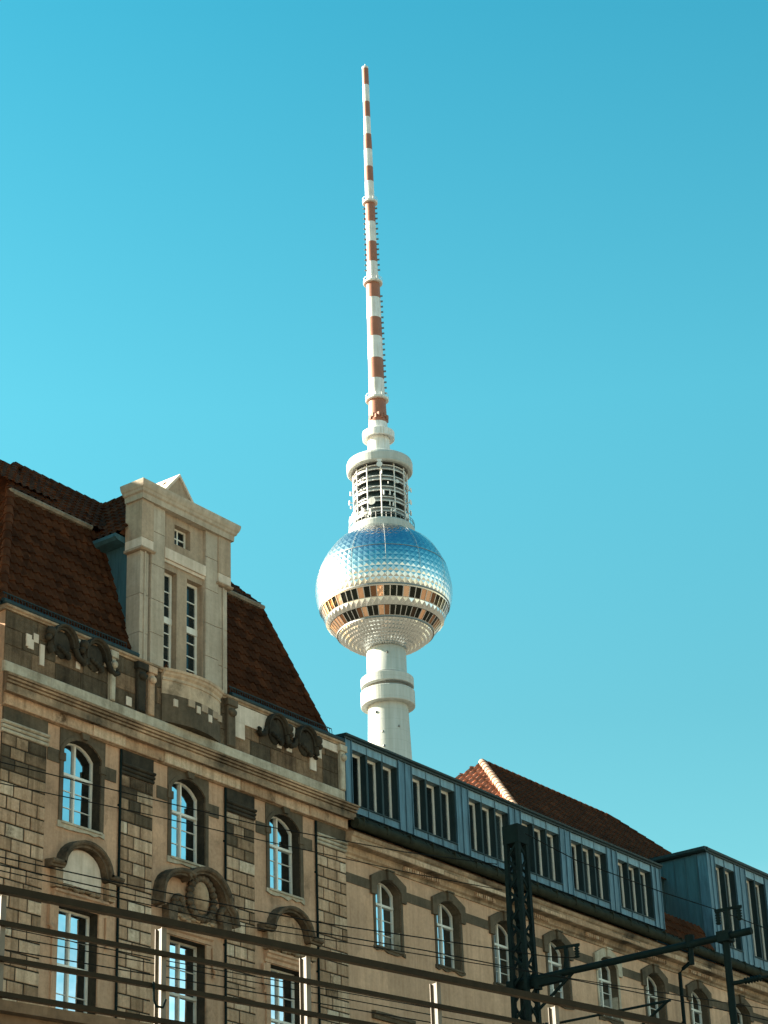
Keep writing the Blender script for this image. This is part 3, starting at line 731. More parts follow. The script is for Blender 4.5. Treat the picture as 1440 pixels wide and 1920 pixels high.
# --- the wing
wc = [53.96+3.208*k for k in range(16)]
ops = []
for c in wc:
    ops.append((c-.64, c+.64, 19.42, 21.30, 21.60, .40)); ops.append((c-.66, c+.66, 14.3, 16.75, 16.95, .40)); ops.append((c-.66, c+.66, 9.4, 12, 12.2, .40)); ops.append((c-.66, c+.66, 4.2, 6.9, 7.1, .40))
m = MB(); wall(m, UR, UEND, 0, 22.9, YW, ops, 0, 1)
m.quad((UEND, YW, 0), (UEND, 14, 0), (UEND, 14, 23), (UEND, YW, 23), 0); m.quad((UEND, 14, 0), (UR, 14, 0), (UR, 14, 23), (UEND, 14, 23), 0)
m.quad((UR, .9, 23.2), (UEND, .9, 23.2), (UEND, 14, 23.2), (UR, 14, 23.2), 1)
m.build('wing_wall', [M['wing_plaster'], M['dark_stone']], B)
for i, c in enumerate(wc):
    wob = rng.uniform(-.02, .02)
    window(B, c-.64, c+.64, 19.42, 21.30, 21.60, YW+.27, trans=20.86+wob, bars=(19.95, 20.42))
    if i < 5: window(B, c-.66, c+.66, 14.3, 16.75, 16.95, YW+.34, trans=15.9)
    out = [(c-.90, 21.02), (c-.90, 21.58), (c-.30, 21.87), (c+.30, 21.87), (c+.90, 21.58), (c+.90, 21.02), (c+.64, 21.02)]
    top = arch(c-.64, c+.64, 21.02, 21.30, 21.60, 8)[2:]
    m = MB(); pts = [(c-.64, 21.02)]; m2 = out[:6]
    # left and right halves of the eared surround, split at the crown
    arcR = [p for p in top if p[0] >= c-.001]; arcL = [p for p in top if p[0] <= c+.001]
    m.prism([(c+.64, 21.02), (c+.90, 21.02), (c+.90, 21.58), (c+.30, 21.87), (c, 21.87)]+[arcR[-1]]+arcR[-2::-1], YW-.09, YW-.002)
    m.prism([(c-.64, 21.02)]+arcL[::-1]+[(c, 21.87), (c-.30, 21.87), (c-.90, 21.58), (c-.90, 21.02)], YW-.09, YW-.002)
    m.cbox(c-.13, c+.13, YW-.17, YW-.09, 21.58, 21.86, .02); m.box(c-.19, c+.19, YW-.19, YW-.09, 21.86, 21.91)
    for s in (-1, 1):
        x = c+s*.70; m.box(x-.055, x+.055, YW-.03, YW, 19.40, 21.02)
    m.build('window_surround', M['dark_stone'] if i != 4 else M['pale_stone'], B)
    if i in (0, 4): m = MB(); m.box(c+.585, c+.636, YW+.03, YW+.25, 19.44, 19.44+(.62 if i == 0 else .85)); m.build('reveal_board', M['pale_stone'], B)
    ragged_sill(c, .64, 19.42, YW, M['dark_stone'], .16)
    m = MB(); out2 = [(c-.66, 16.75)]
    m.sweep_x([(YW-.001, 17.15), (YW-.10, 17.15), (YW-.13, 17.25), (YW-.18, 17.27), (YW-.18, 17.36), (YW-.001, 17.40)], c-1.0, c+1.0)
    if i < 5: m.build('window_hood', M['dark_stone'], B)
prev = UR+.02
for i, c in enumerate(wc+[UEND]):
    e1 = c-.91 if i < len(wc) else UEND
    m = MB(); m.box(prev, e1, YW-.02, YW, 21.13, 21.44); prev = c+.91
    m.build('string_course', M['dark_stone'], B)
m = MB()
prof = [(YW, 21.92), (-.04+YW, 21.92), (YW-.05, 22.0), (YW-.12, 22.05), (YW-.14, 22.16), (YW-.16, 22.22), (YW-.40, 22.25), (YW-.41, 22.45), (YW-.45, 22.48), (YW-.48, 22.54), (YW-.50, 22.58), (YW, 22.72)]
m.sweep_x(prof, UR+.05, UEND); m.build('cornice', M['cornice'], B)
m = MB(); blocks(m, UR+.1, UEND, 22.262, 22.44, YW-.39, .02, .18, 1.4, .012, 0)
m.build('cornice_fascia', M['ashlar'], B)
x = UR+3
while x < UEND-1:
    L = rng.uniform(1.0, 2.2); m = MB(); m.box(x, x+L, YW-.165, YW-.13, 22.055, 22.18)
    for k in range(int(L/.13)): m.box(x+.02+k*.13, x+k*.13+.09, YW-.215, YW-.16, 22.06, 22.175)
    m.build('dentil_course', M['ashlar'], B)
    x += L+rng.uniform(1.2, 3.4)
m = MB(); m.tube([(51.75, -.36, 22.86), (UEND, -.36, 22.86)], .165, 14)
for k in range(44): m.box(52+1.2*k, 52.035+1.2*k, -.535, -.2, 22.78, 23.05)
m.build('gutter', M['lead'], B)
m = MB(); m.add([(UR+.06, -.28, 23.0), (UEND, -.28, 23.0), (UEND, .55, 23.60), (UR+.06, .55, 23.60)], [(0, 1, 2, 3)])
for k in range(80): x = 52.1+.62*k; m.bar((x, -.26, 23.02), (x, -.05, 23.28), .02, .025)
m.build('eaves_apron', M['lead'], B)
# rain pipe with a swan neck
m = MB(); m.tube([(71.95, -.40, 22.55), (71.95, -.38, 22.30), (71.62, -.22, 22.02), (71.52, -.12, 21.85), (71.52, -.12, 21.5), (71.52, -.10, 0)], .07, 10)
m.tube([(71.95, -.40, 22.36), (71.95, -.40, 22.62)], .11, 10)
for z in range(2, 22, 2): m.tube([(71.52, -.10, z), (71.52, -.10, z+.06)], .085, 10)
m.build('rain_pipe', M['iron'], B)

# --- long zinc dormer
DY = .50
def zinc_run(u0, u1, zb, zt, starts, gw_, n_w, pil, hdr=.27, top=.17, sill=.24):
    wz0, wz1 = zb+sill, zt-top-hdr
    edges = [(q0, q0+gw_) for q0 in starts]
    prev = u0
    for (a, b) in edges+[(u1, u1)]:
        if a-prev > .02:
            m = MB(); m.box(prev, a, DY, DY+.40, zb, zt-top)                       # solid pier
            n = max(1, round((a-prev)/.36))
            for k in range(1, n): x = prev+(a-prev)*k/n; m.box(x-.014, x+.014, DY-.03, DY, zb, zt-top)
            m.box(prev-.0, prev+.03, DY-.03, DY, zb, zt-top); m.box(a-.03, a, DY-.03, DY, zb, zt-top)
            m.build('dormer_pier', M['zinc'], B)
        prev = b
    for (a, b) in edges:
        m = MB(); m.box(a, b, DY+.015, DY+.40, wz1, zt-top)
        for k in range(1, n_w): x = a+(b-a)*k/n_w; m.box(x-.014, x+.014, DY-.012, DY+.015, wz1, zt-top)
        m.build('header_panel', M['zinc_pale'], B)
        m = MB(); m.box(a, b, DY+.01, DY+.40, zb, wz0); m.box(a, b, DY-.03, DY+.03, wz0-.02, wz0+.02, 1)
        for k in range(1, n_w): x = a+(b-a)*k/n_w; m.box(x-.012, x+.012, DY-.015, DY+.01, zb, wz0)
        m.build('sill_panel', [M['zinc'], M['zinc_dark']], B)
        for k in range(n_w+1):
            x = a+(b-a)*k/n_w; h_ = .045; m = MB()
            m.box(max(a, x-h_), min(b, x+h_), DY+.03, DY+.38, wz0+.02, wz1); m.build('mullion', M['zinc_dark'], B)
    for (a, b) in edges:
        for k in range(n_w):
            x0 = a+(b-a)*k/n_w+.045; x1 = a+(b-a)*(k+1)/n_w-.045
            mw = MB(); o2 = arch(x0, x1, wz0, wz1, wz1); ring(mw, o2, inset(o2, .09), DY+.26, DY+.33)
            wo_ = mw.build('dormer_window', M['white_wood'], B, ((x0+x1)/2, DY+.26, wz0))
            p = MB(); p.quad((x0+.05, DY+.30, wz0+.05), (x1-.05, DY+.30, wz0+.05), (x1-.05, DY+.30, wz1-.05), (x0+.05, DY+.30, wz1-.05))
            p.build('pane', M['glass_dark'], wo_, ((x0+x1)/2, DY+.30, wz0))
    m = MB(); m.sweep_x([(DY+.5, zt-top), (DY-.05, zt-top), (DY-.06, zt-top+.05), (DY-.12, zt-top+.08), (DY-.13, zt-.03), (DY+.4, zt+.01), (DY+.5, zt+.01)], u0-.06, u1+.05)
    m.build('dormer_fascia', M['zinc_dark'], B)
zinc_run(52.45, 71.80, 23.66, 26.18, [52.80, 56.00, 59.19, 62.38, 65.54, 68.70], 2.45, 3, .74)
m = MB(); m.box(52.44, 52.46, .52, 1.6, 23.2, 26.0); m.box(51.75, 52.43, .55, .9, 23.3, 25.9); m.quad((52.45, 1.0, 26.19), (71.8, 1.0, 26.19), (71.8, 6, 26.5), (52.45, 6, 26.5)); m.quad((52.45, 6, 26.5), (71.8, 6, 26.5), (71.8, 6, 23.2), (52.45, 6, 23.2))
m.box(71.78, 71.84, .91, 6, 23.2, 26.15); m.box(52.43, 52.5, 1.6, 6, 23.2, 26.15)
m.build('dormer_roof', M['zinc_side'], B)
# higher zinc block further along
zinc_run(75.60, 96.0, 23.05, 27.75, [76.25, 78.75, 81.25, 83.75, 86.25, 88.75, 91.25], 1.62, 2, .8, hdr=.30, top=.20, sill=.92)
m = MB(); m.box(75.58, 75.66, .92, 5.6, 23.2, 27.55)
for k in range(9): m.box(75.55, 75.58, .95+.5*k, .98+.5*k, 23.2, 27.5)
m.quad((75.6, 1.0, 27.76), (96, 1.0, 27.76), (96, 6, 27.95), (75.6, 6, 27.95)); m.quad((96, 1, 23.2), (96, 6, 23.2), (96, 6, 27.9), (96, 1, 27.7))
m.build('block_cheek', M['zinc_side'], B)
m = MB(); m.sweep_y([(75.45, 27.56), (75.38, 27.62), (75.38, 27.74), (75.7, 27.77), (75.7, 27.56)], .42, 5.8); m.build('block_eaves', M['zinc_dark'], B)
m = MB(); tiles(m, (71.85, .5, 23.5), (1, 0, 0), (0, 1.1, 2.2), 3.7, 1.25); m.build('tiled_slope', M['tile'], B)

# ================================================================== REAR BUILDING
RB = root('rear_building', (80, 14, 0), 'building behind the zinc dormer, showing only its hipped clay tile roof with sunlit orange end', 'building')
YR, zR, uA, uB, hwid = 8.0, 31.93, 71.3, 81.2, 5.6
zE = zR-5.2
m = MB(); m.box(uA-5.2, uB+5.2, YR-5.0, YR+5.0, 0, zE); m.build('rear_wall', M['wing_plaster'], RB)
up = Vector((0, hwid, zR-zE)); L = up.length; Wt = uB-uA+2*hwid
m = MB(); tiles(m, (uA-hwid, YR-hwid, zE), (1, 0, 0), up, Wt, L, tw=.30, th=.40); o = m.build('roof_slope', M['tile'], RB)
clip(o, [((uA, YR, zR), (-1, 1, 0)), ((uB, YR, zR), (1, 1, 0))])
m = MB(); tiles(m, (uA-hwid, YR+hwid, zE), (0, -1, 0), (hwid, 0, zR-zE), 2*hwid, L, tw=.34, th=.40, amp=.10); o = m.build('roof_hip', M['tile_sunlit'], RB)
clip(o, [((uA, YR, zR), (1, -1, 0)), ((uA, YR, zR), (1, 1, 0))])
m = MB(); m.add([(uB, YR, zR), (uB+hwid, YR-hwid, zE), (uB+hwid, YR+hwid, zE), (uA-hwid, YR+hwid, zE), (uA, YR, zR)], [(0, 1, 2), (0, 2, 3, 4)]); m.build('roof_back', M['tile'], RB)
m = MB(); ridge(m, (uA, YR, zR+.04), (uB, YR, zR+.04), .14, .42); ridge(m, (uB+hwid, YR-hwid, zE), (uB, YR, zR+.04), .13, .42); m.build('ridge_tiles', M['tile'], RB)
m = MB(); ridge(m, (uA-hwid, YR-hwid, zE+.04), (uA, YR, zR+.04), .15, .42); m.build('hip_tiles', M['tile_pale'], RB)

# ================================================================== TELEVISION TOWER
TX, TY, TZ = 383.724, 243.345, 213.61
T = root('television_tower', (TX, TY, 0), 'tall concrete tower with faceted steel ball and red and white banded antenna', 'tower')
TC = (TX, TY)
tn = 64
m = MB(); m.lathe([(16, 0), (13.5, 6), (11, 16), (9, 32), (7.6, 60), (6.6, 100), (5.7, 140), (5.25, 165), (4.9, 175), (4.62, 184.2)], TC, tn, 0, True)
m.lathe([(4.62, 184.2), (4.62, 197.5), (4.45, 197.6), (4.45, 200.5)], TC, tn, 0, True); m.build('shaft', M['concrete'], T)
vc = Vector((-.8, -.6))
m = MB()
for (ang, z) in ((-.62, 181.9), (.50, 178.2), (-.30, 176.9), (-.25, 173.4), (.05, 196.2)):
    t = math.atan2(-TY-40, -TX)+ang; d = Vector((math.cos(t), math.sin(t))); p = Vector(TC)+d*(4.75 if z > 175 else 4.95)
    m.ball((p.x, p.y, z), .28, .28, .34, 8, 6)
m.build('porthole', M['steel_dark'], T)
m = MB(); m.lathe([(4.6, 191.9), (4.68, 191.9), (4.68, 191.7), (4.6, 191.7)], TC, tn)
m.build('joint_ring', M['steel_dark'], T)
for (z0, z1, r) in ((189.0, 191.2, 6.12), (184.3, 187.9, 6.25)):
    m = MB(); m.lathe([(4.6, z0), (r-.1, z0), (r, z0+.1), (r, z1-.1), (r-.1, z1), (4.6, z1)], TC, tn); m.build('collar', M['concrete'], T)
m = MB(); m.lathe([(5.0, 187.9), (5.0, 189.0)], TC, tn); m.build('collar_recess', M['steel_dark'], T)
# the ball: rows of four-sided steel pyramids
RS = 15.85
def sp(r, lat, lon): return (TX+r*math.cos(lat)*math.cos(lon), TY+r*math.cos(lat)*math.sin(lon), TZ+r*math.sin(lat))
frng = random.Random(5)
def facets(mb, la0, la1, rows, n, h0):
    for i in range(rows):
        a = R(la0+(la1-la0)*i/rows); b = R(la0+(la1-la0)*(i+1)/rows)
        for k in range(n):
            t0 = 2*PI*k/n; t1 = 2*PI*(k+1)/n; h = h0*frng.uniform(.75, 1.25)
            mb.add([sp(RS, a, t0), sp(RS, a, t1), sp(RS, b, t1), sp(RS, b, t0), sp(RS+h, (a+b)/2, (t0+t1)/2)], [(0, 1, 4), (1, 2, 4), (2, 3, 4), (3, 0, 4)])
m = MB(); facets(m, -16.6, 18.8, 7, 72, .085); facets(m, 19.6, 46, 5, 60, .08); facets(m, 46, 62, 3, 44, .08)
m.build('sphere_upper', M['steel'], T)
m = MB(); facets(m, -28.3, -35.0, 1, 60, .30); m.build('sphere_belt', M['steel'], T)
m = MB(); facets(m, -45.6, -60, 4, 72, .24); facets(m, -60, -74, 4, 54, .22); m.build('sphere_lower', M['steel'], T)
m = MB()
for la, th, pr in ((-17.2, .35, .16), (-44.9, .40, .14), (19.2, .16, .06), (-74.3, .5, .1)):
    a = R(la); r0 = (RS)*math.cos(a); z = TZ+RS*math.sin(a)
    m.lathe([(r0-.5, z-th/2), (r0+pr, z-th/2), (r0+pr, z+th/2), (r0-.5, z+th/2)], TC, 96)
m.build('sphere_ring', M['steel_dark'], T)
m = MB()
for k in range(0, 12):
    t = R(30*k+9); m.tube([sp(RS+.2, R(l), t) for l in range(-16, 62, 3)], .035, 5)
m.build('cable', M['concrete'], T)
# two rows of windows: one pane per part on the side that shows, the rest as one band
view_lon = math.atan2(-40-TY, -TX)
for (la0, la1, nrow) in ((-27.9, -19.0, 60), (-43.9, -35.4, 60)):
    a, b = R(la0), R(la1); mm = MB(); rest = MB()
    for k in range(nrow):
        t0 = 2*PI*(k+.07)/nrow; t1 = 2*PI*(k+.93)/nrow; rI = RS-.10
        tm = (t0+t1)/2; dl = (tm-view_lon+PI) % (2*PI)-PI
        qv = [sp(rI, a, t0), sp(rI, a, t1), sp(rI, b, t1), sp(rI, b, t0)]
        if abs(dl) < R(100):
            p = MB(); p.add(qv, [(0, 1, 2, 3)]); p.build('window_pane', M['glass_copper'], T, sp(rI, (a+b)/2, tm))
        else: rest.add(qv, [(0, 1, 2, 3)])
        # frame post
        s0 = 2*PI*(k-.07)/nrow; s1 = 2*PI*(k+.07)/nrow
        mm.add([sp(RS+.06, a, s0), sp(RS+.06, a, s1), sp(RS+.06, b, s1), sp(RS+.06, b, s0)], [(0, 1, 2, 3)])
        mm.add([sp(RS+.06, a, s0), sp(rI, a, s0), sp(rI, b, s0), sp(RS+.06, b, s0)], [(0, 1, 2, 3)])
        mm.add([sp(RS+.06, a, s1), sp(rI, a, s1), sp(rI, b, s1), sp(RS+.06, b, s1)], [(3, 2, 1, 0)])
    for (l0, l1) in ((la0-.45, la0), (la1, la1+(.0 if la1 < -30 else 1.2))):
        if l1 > l0:
            mm.lathe([(RS*math.cos(R(l))+.07, TZ+RS*math.sin(R(l))) for l in (l0, l1)], TC, 96)
    mm.build('window_frame', M['steel'], T); o = rest.build('window_pane', M['glass_copper'], T); o['kind'] = 'stuff'
# service platforms, cage of aerials, upper drum
m = MB(); m.lathe([(6.2, 227.0), (7.2, 227.0), (7.8, 227.3), (7.9, 227.7), (7.9, 229.0), (7.7, 229.4), (6.0, 229.5)], TC, tn); m.build('lower_platform', M['concrete'], T)
m = MB()
for z in (230.1, 230.7): m.lathe([(7.75, z), (7.83, z), (7.83, z+.10), (7.75, z+.10), (7.75, z)], TC, tn)
for k in range(40):
    t = 2*PI*k/40; m.bar((TX+7.8*math.cos(t), TY+7.8*math.sin(t), 229.3), (TX+7.8*math.cos(t), TY+7.8*math.sin(t), 230.75), .08, .08)
m.build('railing', M['steel_dark'], T)
m = MB(); m.lathe([(5.2, 229.4), (5.2, 246)], TC, tn); m.build('core', M['zinc_dark'], T)
zz = [231.4, 232.4, 234.2, 235.2, 237.0, 238.0, 239.8, 240.8, 242.6, 243.6]
for z in zz:
    m = MB(); m.lathe([(6.15, z), (6.38, z), (6.38, z+.24), (6.15, z+.24), (6.15, z)], TC, tn); m.build('cage_ring', M['ant_white'], T)
for z in zz[::2]:
    m = MB(); m.lathe([(5.25, z+.3), (6.05, z+.3), (6.05, z+.98), (5.25, z+.98)], TC, tn); m.build('cage_floor', M['steel_dark'], T)
for k in range(12):
    t = view_lon+2*PI*k/12+.03; m = MB(); x, y = TX+6.5*math.cos(t), TY+6.5*math.sin(t)
    m.bar((x, y, 229.4), (x, y, 244.8), .24, .20); m.build('cage_post', M['ant_white'], T)
rr2 = random.Random(3)
for k in range(22):
    t = view_lon+rr2.uniform(-1.7, 1.7); z = rr2.choice([231.0, 231.2, 232.6, 235.4, 238.4, 241.0]); hh = rr2.uniform(.5, 1.5); r_ = rr2.uniform(6.8, 7.2)
    x, y = TX+r_*math.cos(t), TY+r_*math.sin(t); m = MB(); m.tube([(x, y, z), (x, y, z+hh)], rr2.uniform(.10, .26), 8); m.bar((x, y, z+hh/2), (TX+6.4*math.cos(t), TY+6.4*math.sin(t), z+hh/2), .1, .1)
    m.build('aerial', M['ant_white'], T)
for (ang, z, r_) in ((-1.25, 231.2, .95), (-.98, 231.4, 1.1), (-.28, 233.6, .95), (-.62, 230.6, .55), (-.35, 230.5, .5), (.9, 230.6, .6), (1.15, 235, .7), (-1.3, 236, .6), (0.0, 244.4, .62), (0.0, 243.2, .72), (1.2, 238.4, .6), (.55, 239, .5)):
    # offset is towards the viewer's left for negative angles
    t = view_lon-ang*-1.0; d = Vector((math.cos(t), math.sin(t), 0)); c3 = Vector((TX, TY, z))+d*7.35
    m = MB()
    side = Vector((-d.y, d.x, 0)); vs = []; ns = 16
    for (q1, q2) in ((1, .10), (.75, -.05), (.35, -.16), (.0, -.2)):
        for j in range(ns):
            tt = 2*PI*j/ns; vs.append(c3+side*math.cos(tt)*r_*q1+Vector((0, 0, 1))*math.sin(tt)*r_*q1+d*q2*r_+d*.35)
    fs = [(i*ns+j, i*ns+(j+1) % ns, (i+1)*ns+(j+1) % ns, (i+1)*ns+j) for i in range(3) for j in range(ns)]
    m.add(vs, fs); m.add([c3+side*math.cos(2*PI*j/ns)*r_+Vector((0, 0, 1))*math.sin(2*PI*j/ns)*r_+d*.48 for j in range(ns)], [tuple(range(ns))])
    m.bar(c3+d*.2, c3-d*.8, .16, .16); m.build('dish_aerial', M['ant_white'], T)
m = MB(); m.lathe([(5.5, 244.4), (7.7, 244.4), (7.95, 244.7), (8.0, 246.6), (7.8, 247.2), (7.0, 247.7), (3.0, 249.3), (2.6, 249.4)], TC, tn); m.build('upper_drum', M['concrete'], T)
m = MB(); m.lathe([(5.5, 244.39), (6.9, 244.39), (6.9, 244.3), (5.5, 244.3)], TC, tn); m.build('drum_soffit', M['steel_dark'], T)
m = MB(); m.lathe([(2.7, 249.2), (2.66, 254.4), (2.45, 255.7), (2.36, 256.2)], TC, tn, 0, True); m.build('mast_neck', M['ant_white'], T)
m = MB(); m.lathe([(2.7, 254.0), (3.55, 254.0), (3.6, 253.7), (3.9, 253.7), (3.92, 255.5), (3.8, 255.6), (2.3, 255.75)], TC, tn); m.build('mast_collar', M['ant_white'], T)
# antenna: tapering banded sections
def rad(z):
    pts = [(255.7, 2.35), (264.8, 2.1), (265, 1.97), (272, 1.93), (298.2, 1.74), (298.6, 1.55), (303, 1.36), (322.4, 1.24), (323, 1.18), (341, 1.05), (345, .92), (365.2, .85)]
    for (a, ra), (b, rb) in zip(pts, pts[1:]):
        if a <= z <= b: return ra+(rb-ra)*(z-a)/(b-a)
    return pts[-1][1]
cuts = [255.7, 258.1, 264.6, 270.3, 276.1, 282.3, 287.8, 293.6, 298.3, 304.4, 310.4, 316.4, 322.3, 328.9, 333.5, 338.9, 343.7, 349.2, 354.1, 359.5, 364.9, 365.5]
for i, (a, b) in enumerate(zip(cuts, cuts[1:])):
    m = MB(); zs_ = [a+(b-a)*j/4 for j in range(5)]
    m.lathe([(rad(z), z) for z in zs_], TC, 24, 0, True)
    if i == len(cuts)-2: m.lathe([(rad(b), b), (.02, b+.05)], TC, 24)
    m.build('antenna_band', M['ant_red'] if i % 2 == 1 else M['ant_white'], T)
for z, r in ((322.6, 1.95), (298.4, 2.42), (264.8, 2.85)):
    m = MB(); m.lathe([(1.1, z-.35), (r-.1, z-.35), (r, z-.25), (r, z+.2), (1.1, z+.35)], TC, 32)
    m.lathe([(r-.05, z+1.0), (r, z+1.0), (r, z+1.1), (r-.05, z+1.1)], TC, 32)
    for k in range(12): t = 2*PI*k/12; m.bar((TX+(r-.03)*math.cos(t), TY+(r-.03)*math.sin(t), z+.2), (TX+(r-.03)*math.cos(t), TY+(r-.03)*math.sin(t), z+1.05), .07, .07)
    m.build('antenna_ring', M['ant_white'], T)
for side in (1.45, -1.45):
    t = view_lon+side; z = 266.5
    while z < 321:
        if not (295 < z < 301) and (side > 0 or z > 300):
            m = MB(); r_ = rad(z); m.bar((TX+r_*math.cos(t), TY+r_*math.sin(t), z), (TX+(r_+.55)*math.cos(t), TY+(r_+.55)*math.sin(t), z), .28, .38); m.build('antenna_rung', M['steel_dark'], T)
        z += 1.55
m = MB()
for k in range(9):
    t = view_lon-.9+.34*k; z = 259.3+(k % 2)*.5; r_ = rad(z); m.box(TX+r_*math.cos(t)-.3, TX+r_*math.cos(t)+.3, TY+r_*math.sin(t)-.3, TY+r_*math.sin(t)+.3, z-.5, z+.5)
m.build('antenna_panel', M['ant_red'], T)
m = MB(); m.tube([(TX, TY, 365.4), (TX, TY, 366.6)], .10, 6)
m.build('lightning_rod', M['ant_white'], T)

# ================================================================== RAILING ON THE VIADUCT
F = root('railing', tuple(fpt(15, 0, 6.22)), 'brown steel railing of square posts and four rails along the viaduct edge', 'railing')
for z, hgt, wd in ((7.20, .065, .07), (6.905, .042, .045), (6.595, .042, .045), (6.29, .045, .045)):
    m = MB(); m.bar(fpt(-20, 0, z), fpt(60, 0, z), wd, hgt); m.build('rail', M['fence_paint'], F)
for k in range(-14, 24):
    a = 10.42+1.745*k; m = MB()
    P = [fpt(a-.027, -.012, z) for z in ()]
    def pb(a0, a1, o0, o1, z0, z1, mi=0): slab(m, a0, a1, o0, o1, z0, z1, mi)
    pb(a-.028, a+.028, .026, .034, 6.22, 7.16); pb(a-.006, a+.002, .0345, .120, 6.22, 7.16); pb(a-.028, a+.028, .1205, .128, 6.22, 7.16)
    m.build('post', M['post_paint'], F)
m = MB(); P = [fpt(12.0, -.04, 6.62), fpt(12.0, -.05, 6.45), fpt(12.03, -.05, 6.40), fpt(12.10, -.05, 6.40), fpt(12.14, -.04, 6.48)]
m.tube(P, .012, 6); m.build('cable_loop', M['iron'], F)

# ================================================================== CATENARY MAST WITH ARM
MX, MY = 40.0, -13.86
K = root('catenary_mast', (MX, MY, 6.02), 'dark green lattice railway mast with long horizontal tube arm reaching over the tracks', 'mast')
def mw_(z): return .15+.0085*(16.9-z)      # half width grows downwards
m = MB()
for sx in (-1, 1):
    for sy in (-1, 1):
        m.bar((MX+sx*mw_(6), MY+sy*mw_(6), 6), (MX+sx*mw_(16.9), MY+sy*mw_(16.9), 16.9), .10, .09)
m.build('mast_leg', M['iron'], K)
m = MB(); z = 6.1; k = 0
while z < 16.3:
    z2 = z+.36; s = 1 if k % 2 else -1
    for sx in (-1, 1): m.bar((MX+sx*mw_(z), MY-s*mw_(z), z), (MX+sx*mw_(z2), MY+s*mw_(z2), z2), .03, .055)
    for sy in (-1, 1): m.bar((MX-s*mw_(z), MY+sy*mw_(z), z), (MX+s*mw_(z2), MY+sy*mw_(z2), z2), .03, .055)
    z = z2; k += 1
m.build('lattice', M['iron'], K)
m = MB(); a = mw_(16.9)+.06
m.box(MX-a, MX+a, MY-a, MY+a, 16.50, 16.92)
m.build('mast_head', M['iron'], K)
m = MB(); m.tube([(MX-.02, MY+.42, 13.43), (MX-.02, -19.45, 13.48)], .075, 10)
for y, s in ((MY+.3, 1), (MY-.35, -1)): m.bar((MX, y, 13.2), (MX, y-s*.0, 13.44), .18, .10)
m.bar((MX, MY+.5, 13.32), (MX, MY-1.0, 13.34), .16, .14); m.bar((MX, MY-1.25, 13.40), (MX, MY-.3, 12.75), .05, .05)
m.build('arm', M['iron'], K)
def insul(mb, p, q_, n=5, r=.065):
    p = Vector(p); q_ = Vector(q_); d = (q_-p)
    pts, rad_ = [], []
    for i in range(n*2+1): pts.append(p+d*i/(2*n)); rad_.append(r if i % 2 else r*.45)
    mb.tube(pts, r, 10, 0, True, rad_)
for (y, zt_) in ((-14.98, 14.0), (-18.93, 14.05)):
    m = MB(); m.bar((MX, y, 13.45), (MX, y, zt_), .07, .07); m.bar((MX, y+.28, zt_), (MX, y-.34, zt_-.02), .05, .05)
    m.bar((MX, y+.1, 13.5), (MX, y+.02, 13.8), .03, .03)
    u_ = m.build('crossarm', M['iron'], K)
    for dy in ((-.27,) if y > -16 else (.22, -.27)):
        m = MB(); insul(m, (MX, y+dy, zt_-.02), (MX, y+dy, zt_-.30)); m.build('insulator', M['iron'], u_)
m = MB(); m.tube([(MX, -18.83, 13.46), (MX, -18.83, 9.6)], .075, 10); m.box(MX-.13, MX+.13, -18.97, -18.69, 13.36, 13.58); m.build('drop_post', M['iron'], K)
m = MB(); m.tube([(MX, -18.0, 13.55), (MX, -18.0, 13.05)], .055, 8); m.tube([(MX, -18.0, 13.66), (MX, -18.0, 13.40)], .10, 10); m.build('hanger', M['iron'], K)
m = MB(); m.tube([(MX, -18.85, 12.50), (MX, -19.2, 12.50)], .045, 8); m.tube([(MX, -19.5, 12.5), (MX, -22.2, 12.47)], .03, 8); u_ = m.build('bracket', M['iron'], K)
m = MB(); insul(m, (MX, -19.15, 12.5), (MX, -19.55, 12.5), 6, .075); m.build('insulator', M['iron'], u_)
m = MB(); m.tube([(MX, MY-.3, 12.40), (MX, -17.42, 12.41)], .028, 8); m.tube([(MX, -16.75, 12.05), (MX, -17.36, 12.41)], .03, 8); m.tube([(MX, MY-.3, 11.2), (MX, -16.75, 12.05)], .028, 8)
m.tube([(MX, MY+.5, 12.2), (MX, MY+.26, 12.62)], .03, 8)
u_ = m.build('cantilever', M['iron'], K)
m = MB(); insul(m, (MX, MY-.32, 12.40), (MX, MY-.75, 12.40), 6, .07); m.build('insulator', M['iron'], u_)

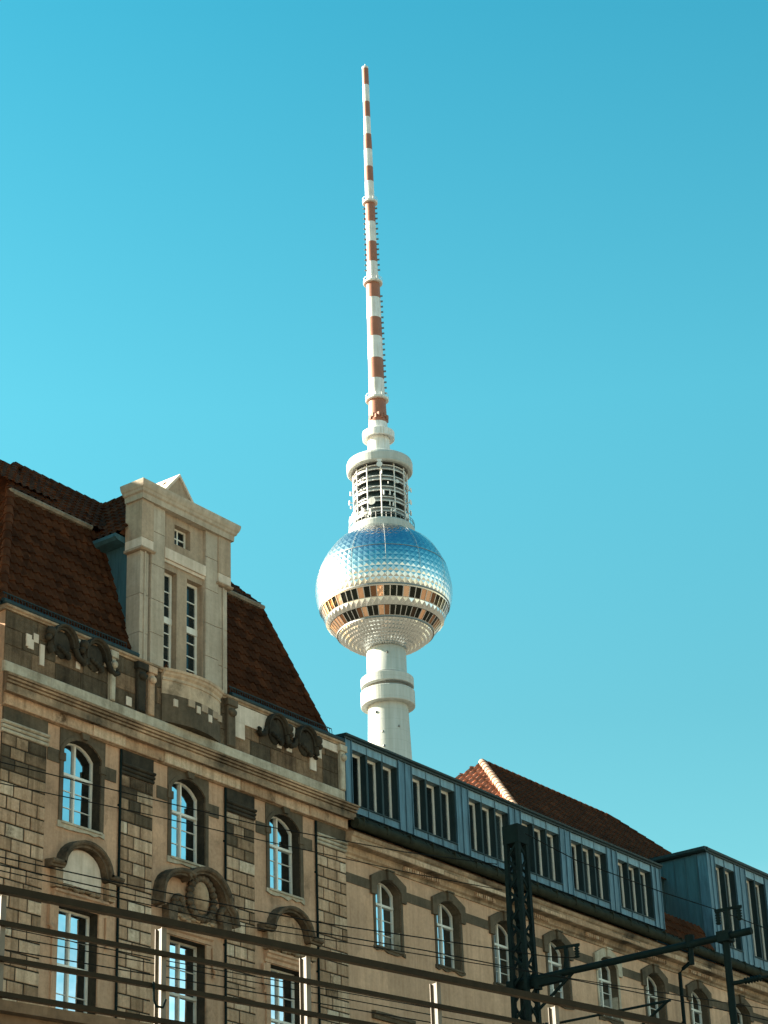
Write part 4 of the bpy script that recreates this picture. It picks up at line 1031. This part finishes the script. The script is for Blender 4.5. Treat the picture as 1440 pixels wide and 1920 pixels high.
# ================================================================== WIRES
def wire(pts, r, label):
    P = [Vector(p) for p in pts]
    d0 = (P[0]-P[1]).normalized(); ext = P[0]+FD*-25; ext.z = P[0].z+.15
    m = MB(); m.tube([ext]+P, r, 6, 0, True); o = m.build('overhead_wire', M['wire'])
    tag(o, label, 'wire', 'overhead railway wires')
    return o
wire([(26.91, -11.17, 15.66), (30, -11.73, 15.65), (33, -12.26, 15.66), (37.0, -12.97, 15.85), (39.8, -13.46, 16.1)], .011, 'highest overhead wire, meeting the mast near its head from the left')
wire([(26.93, -11.18, 15.25), (30, -11.73, 15.32), (33.1, -12.28, 15.35), (37.3, -13.02, 15.42), (39.9, -13.48, 15.53)], .010, 'thin overhead wire just under the highest one, ending at the mast')
wire([(25.83, -12.43, 13.33), (28.3, -12.87, 13.32), (30.5, -13.26, 13.33), (33, -13.71, 13.37), (36.5, -14.33, 13.55), (39.5, -14.86, 13.7), (40.0, -15.25, 13.70)], .012, 'overhead wire rising to the small insulator on the arm close beside the lattice mast')
wire([(24.19, -14.19, 12.45), (29, -15.04, 12.38), (33.6, -15.87, 12.52), (38.4, -16.72, 12.57), (42, -17.35, 12.6), (60, -20.5, 12.4)], .011, 'upper of two wires crossing the wing windows below the arm')
wire([(23.39, -15.05, 12.0), (28, -15.86, 11.91), (33, -16.75, 12.09), (37, -17.47, 12.24), (42.3, -18.42, 12.45), (60, -21.5, 12.4)], .009, 'lower of two wires crossing the wing windows below the arm')
wire([(22.64, -15.92, 10.65), (33.4, -17.83, 10.67), (60, -22.6, 10.6)], .009, 'contact wire crossing just above the second railing rail')
wire([(22.63, -15.92, 10.78), (25.6, -16.44, 10.74), (33.4, -17.83, 10.80), (60, -22.6, 11.4)], .008, 'thin wire close above the contact wire behind the railing')
wire([(20.23, -18.49, 9.5), (29, -20.07, 9.58), (60, -25.6, 9.6)], .009, 'lowest overhead wire, seen through the middle of the railing')
P = [Vector(p) for p in ((39.9, -14.0, 16.6), (40.6, -15.0, 16.0), (41.9, -16.34, 15.34), (43.82, -16.68, 15.2), (45.58, -16.99, 15.08), (60, -19.5, 15.0))]
m = MB(); m.tube([(37.73, -15.6, 15.85), (39.23, -15.86, 15.56), (41.93, -16.34, 15.34), (43.82, -16.68, 15.25), (45.58, -16.99, 15.10), (60, -19.55, 14.9)], .011, 6)
tag(m.build('overhead_wire', M['wire']), 'overhead wire running right from the mast head across the zinc dormer', 'wire', 'overhead railway wires')

for o in C.objects:
    if '_w' in o: del o['_w']
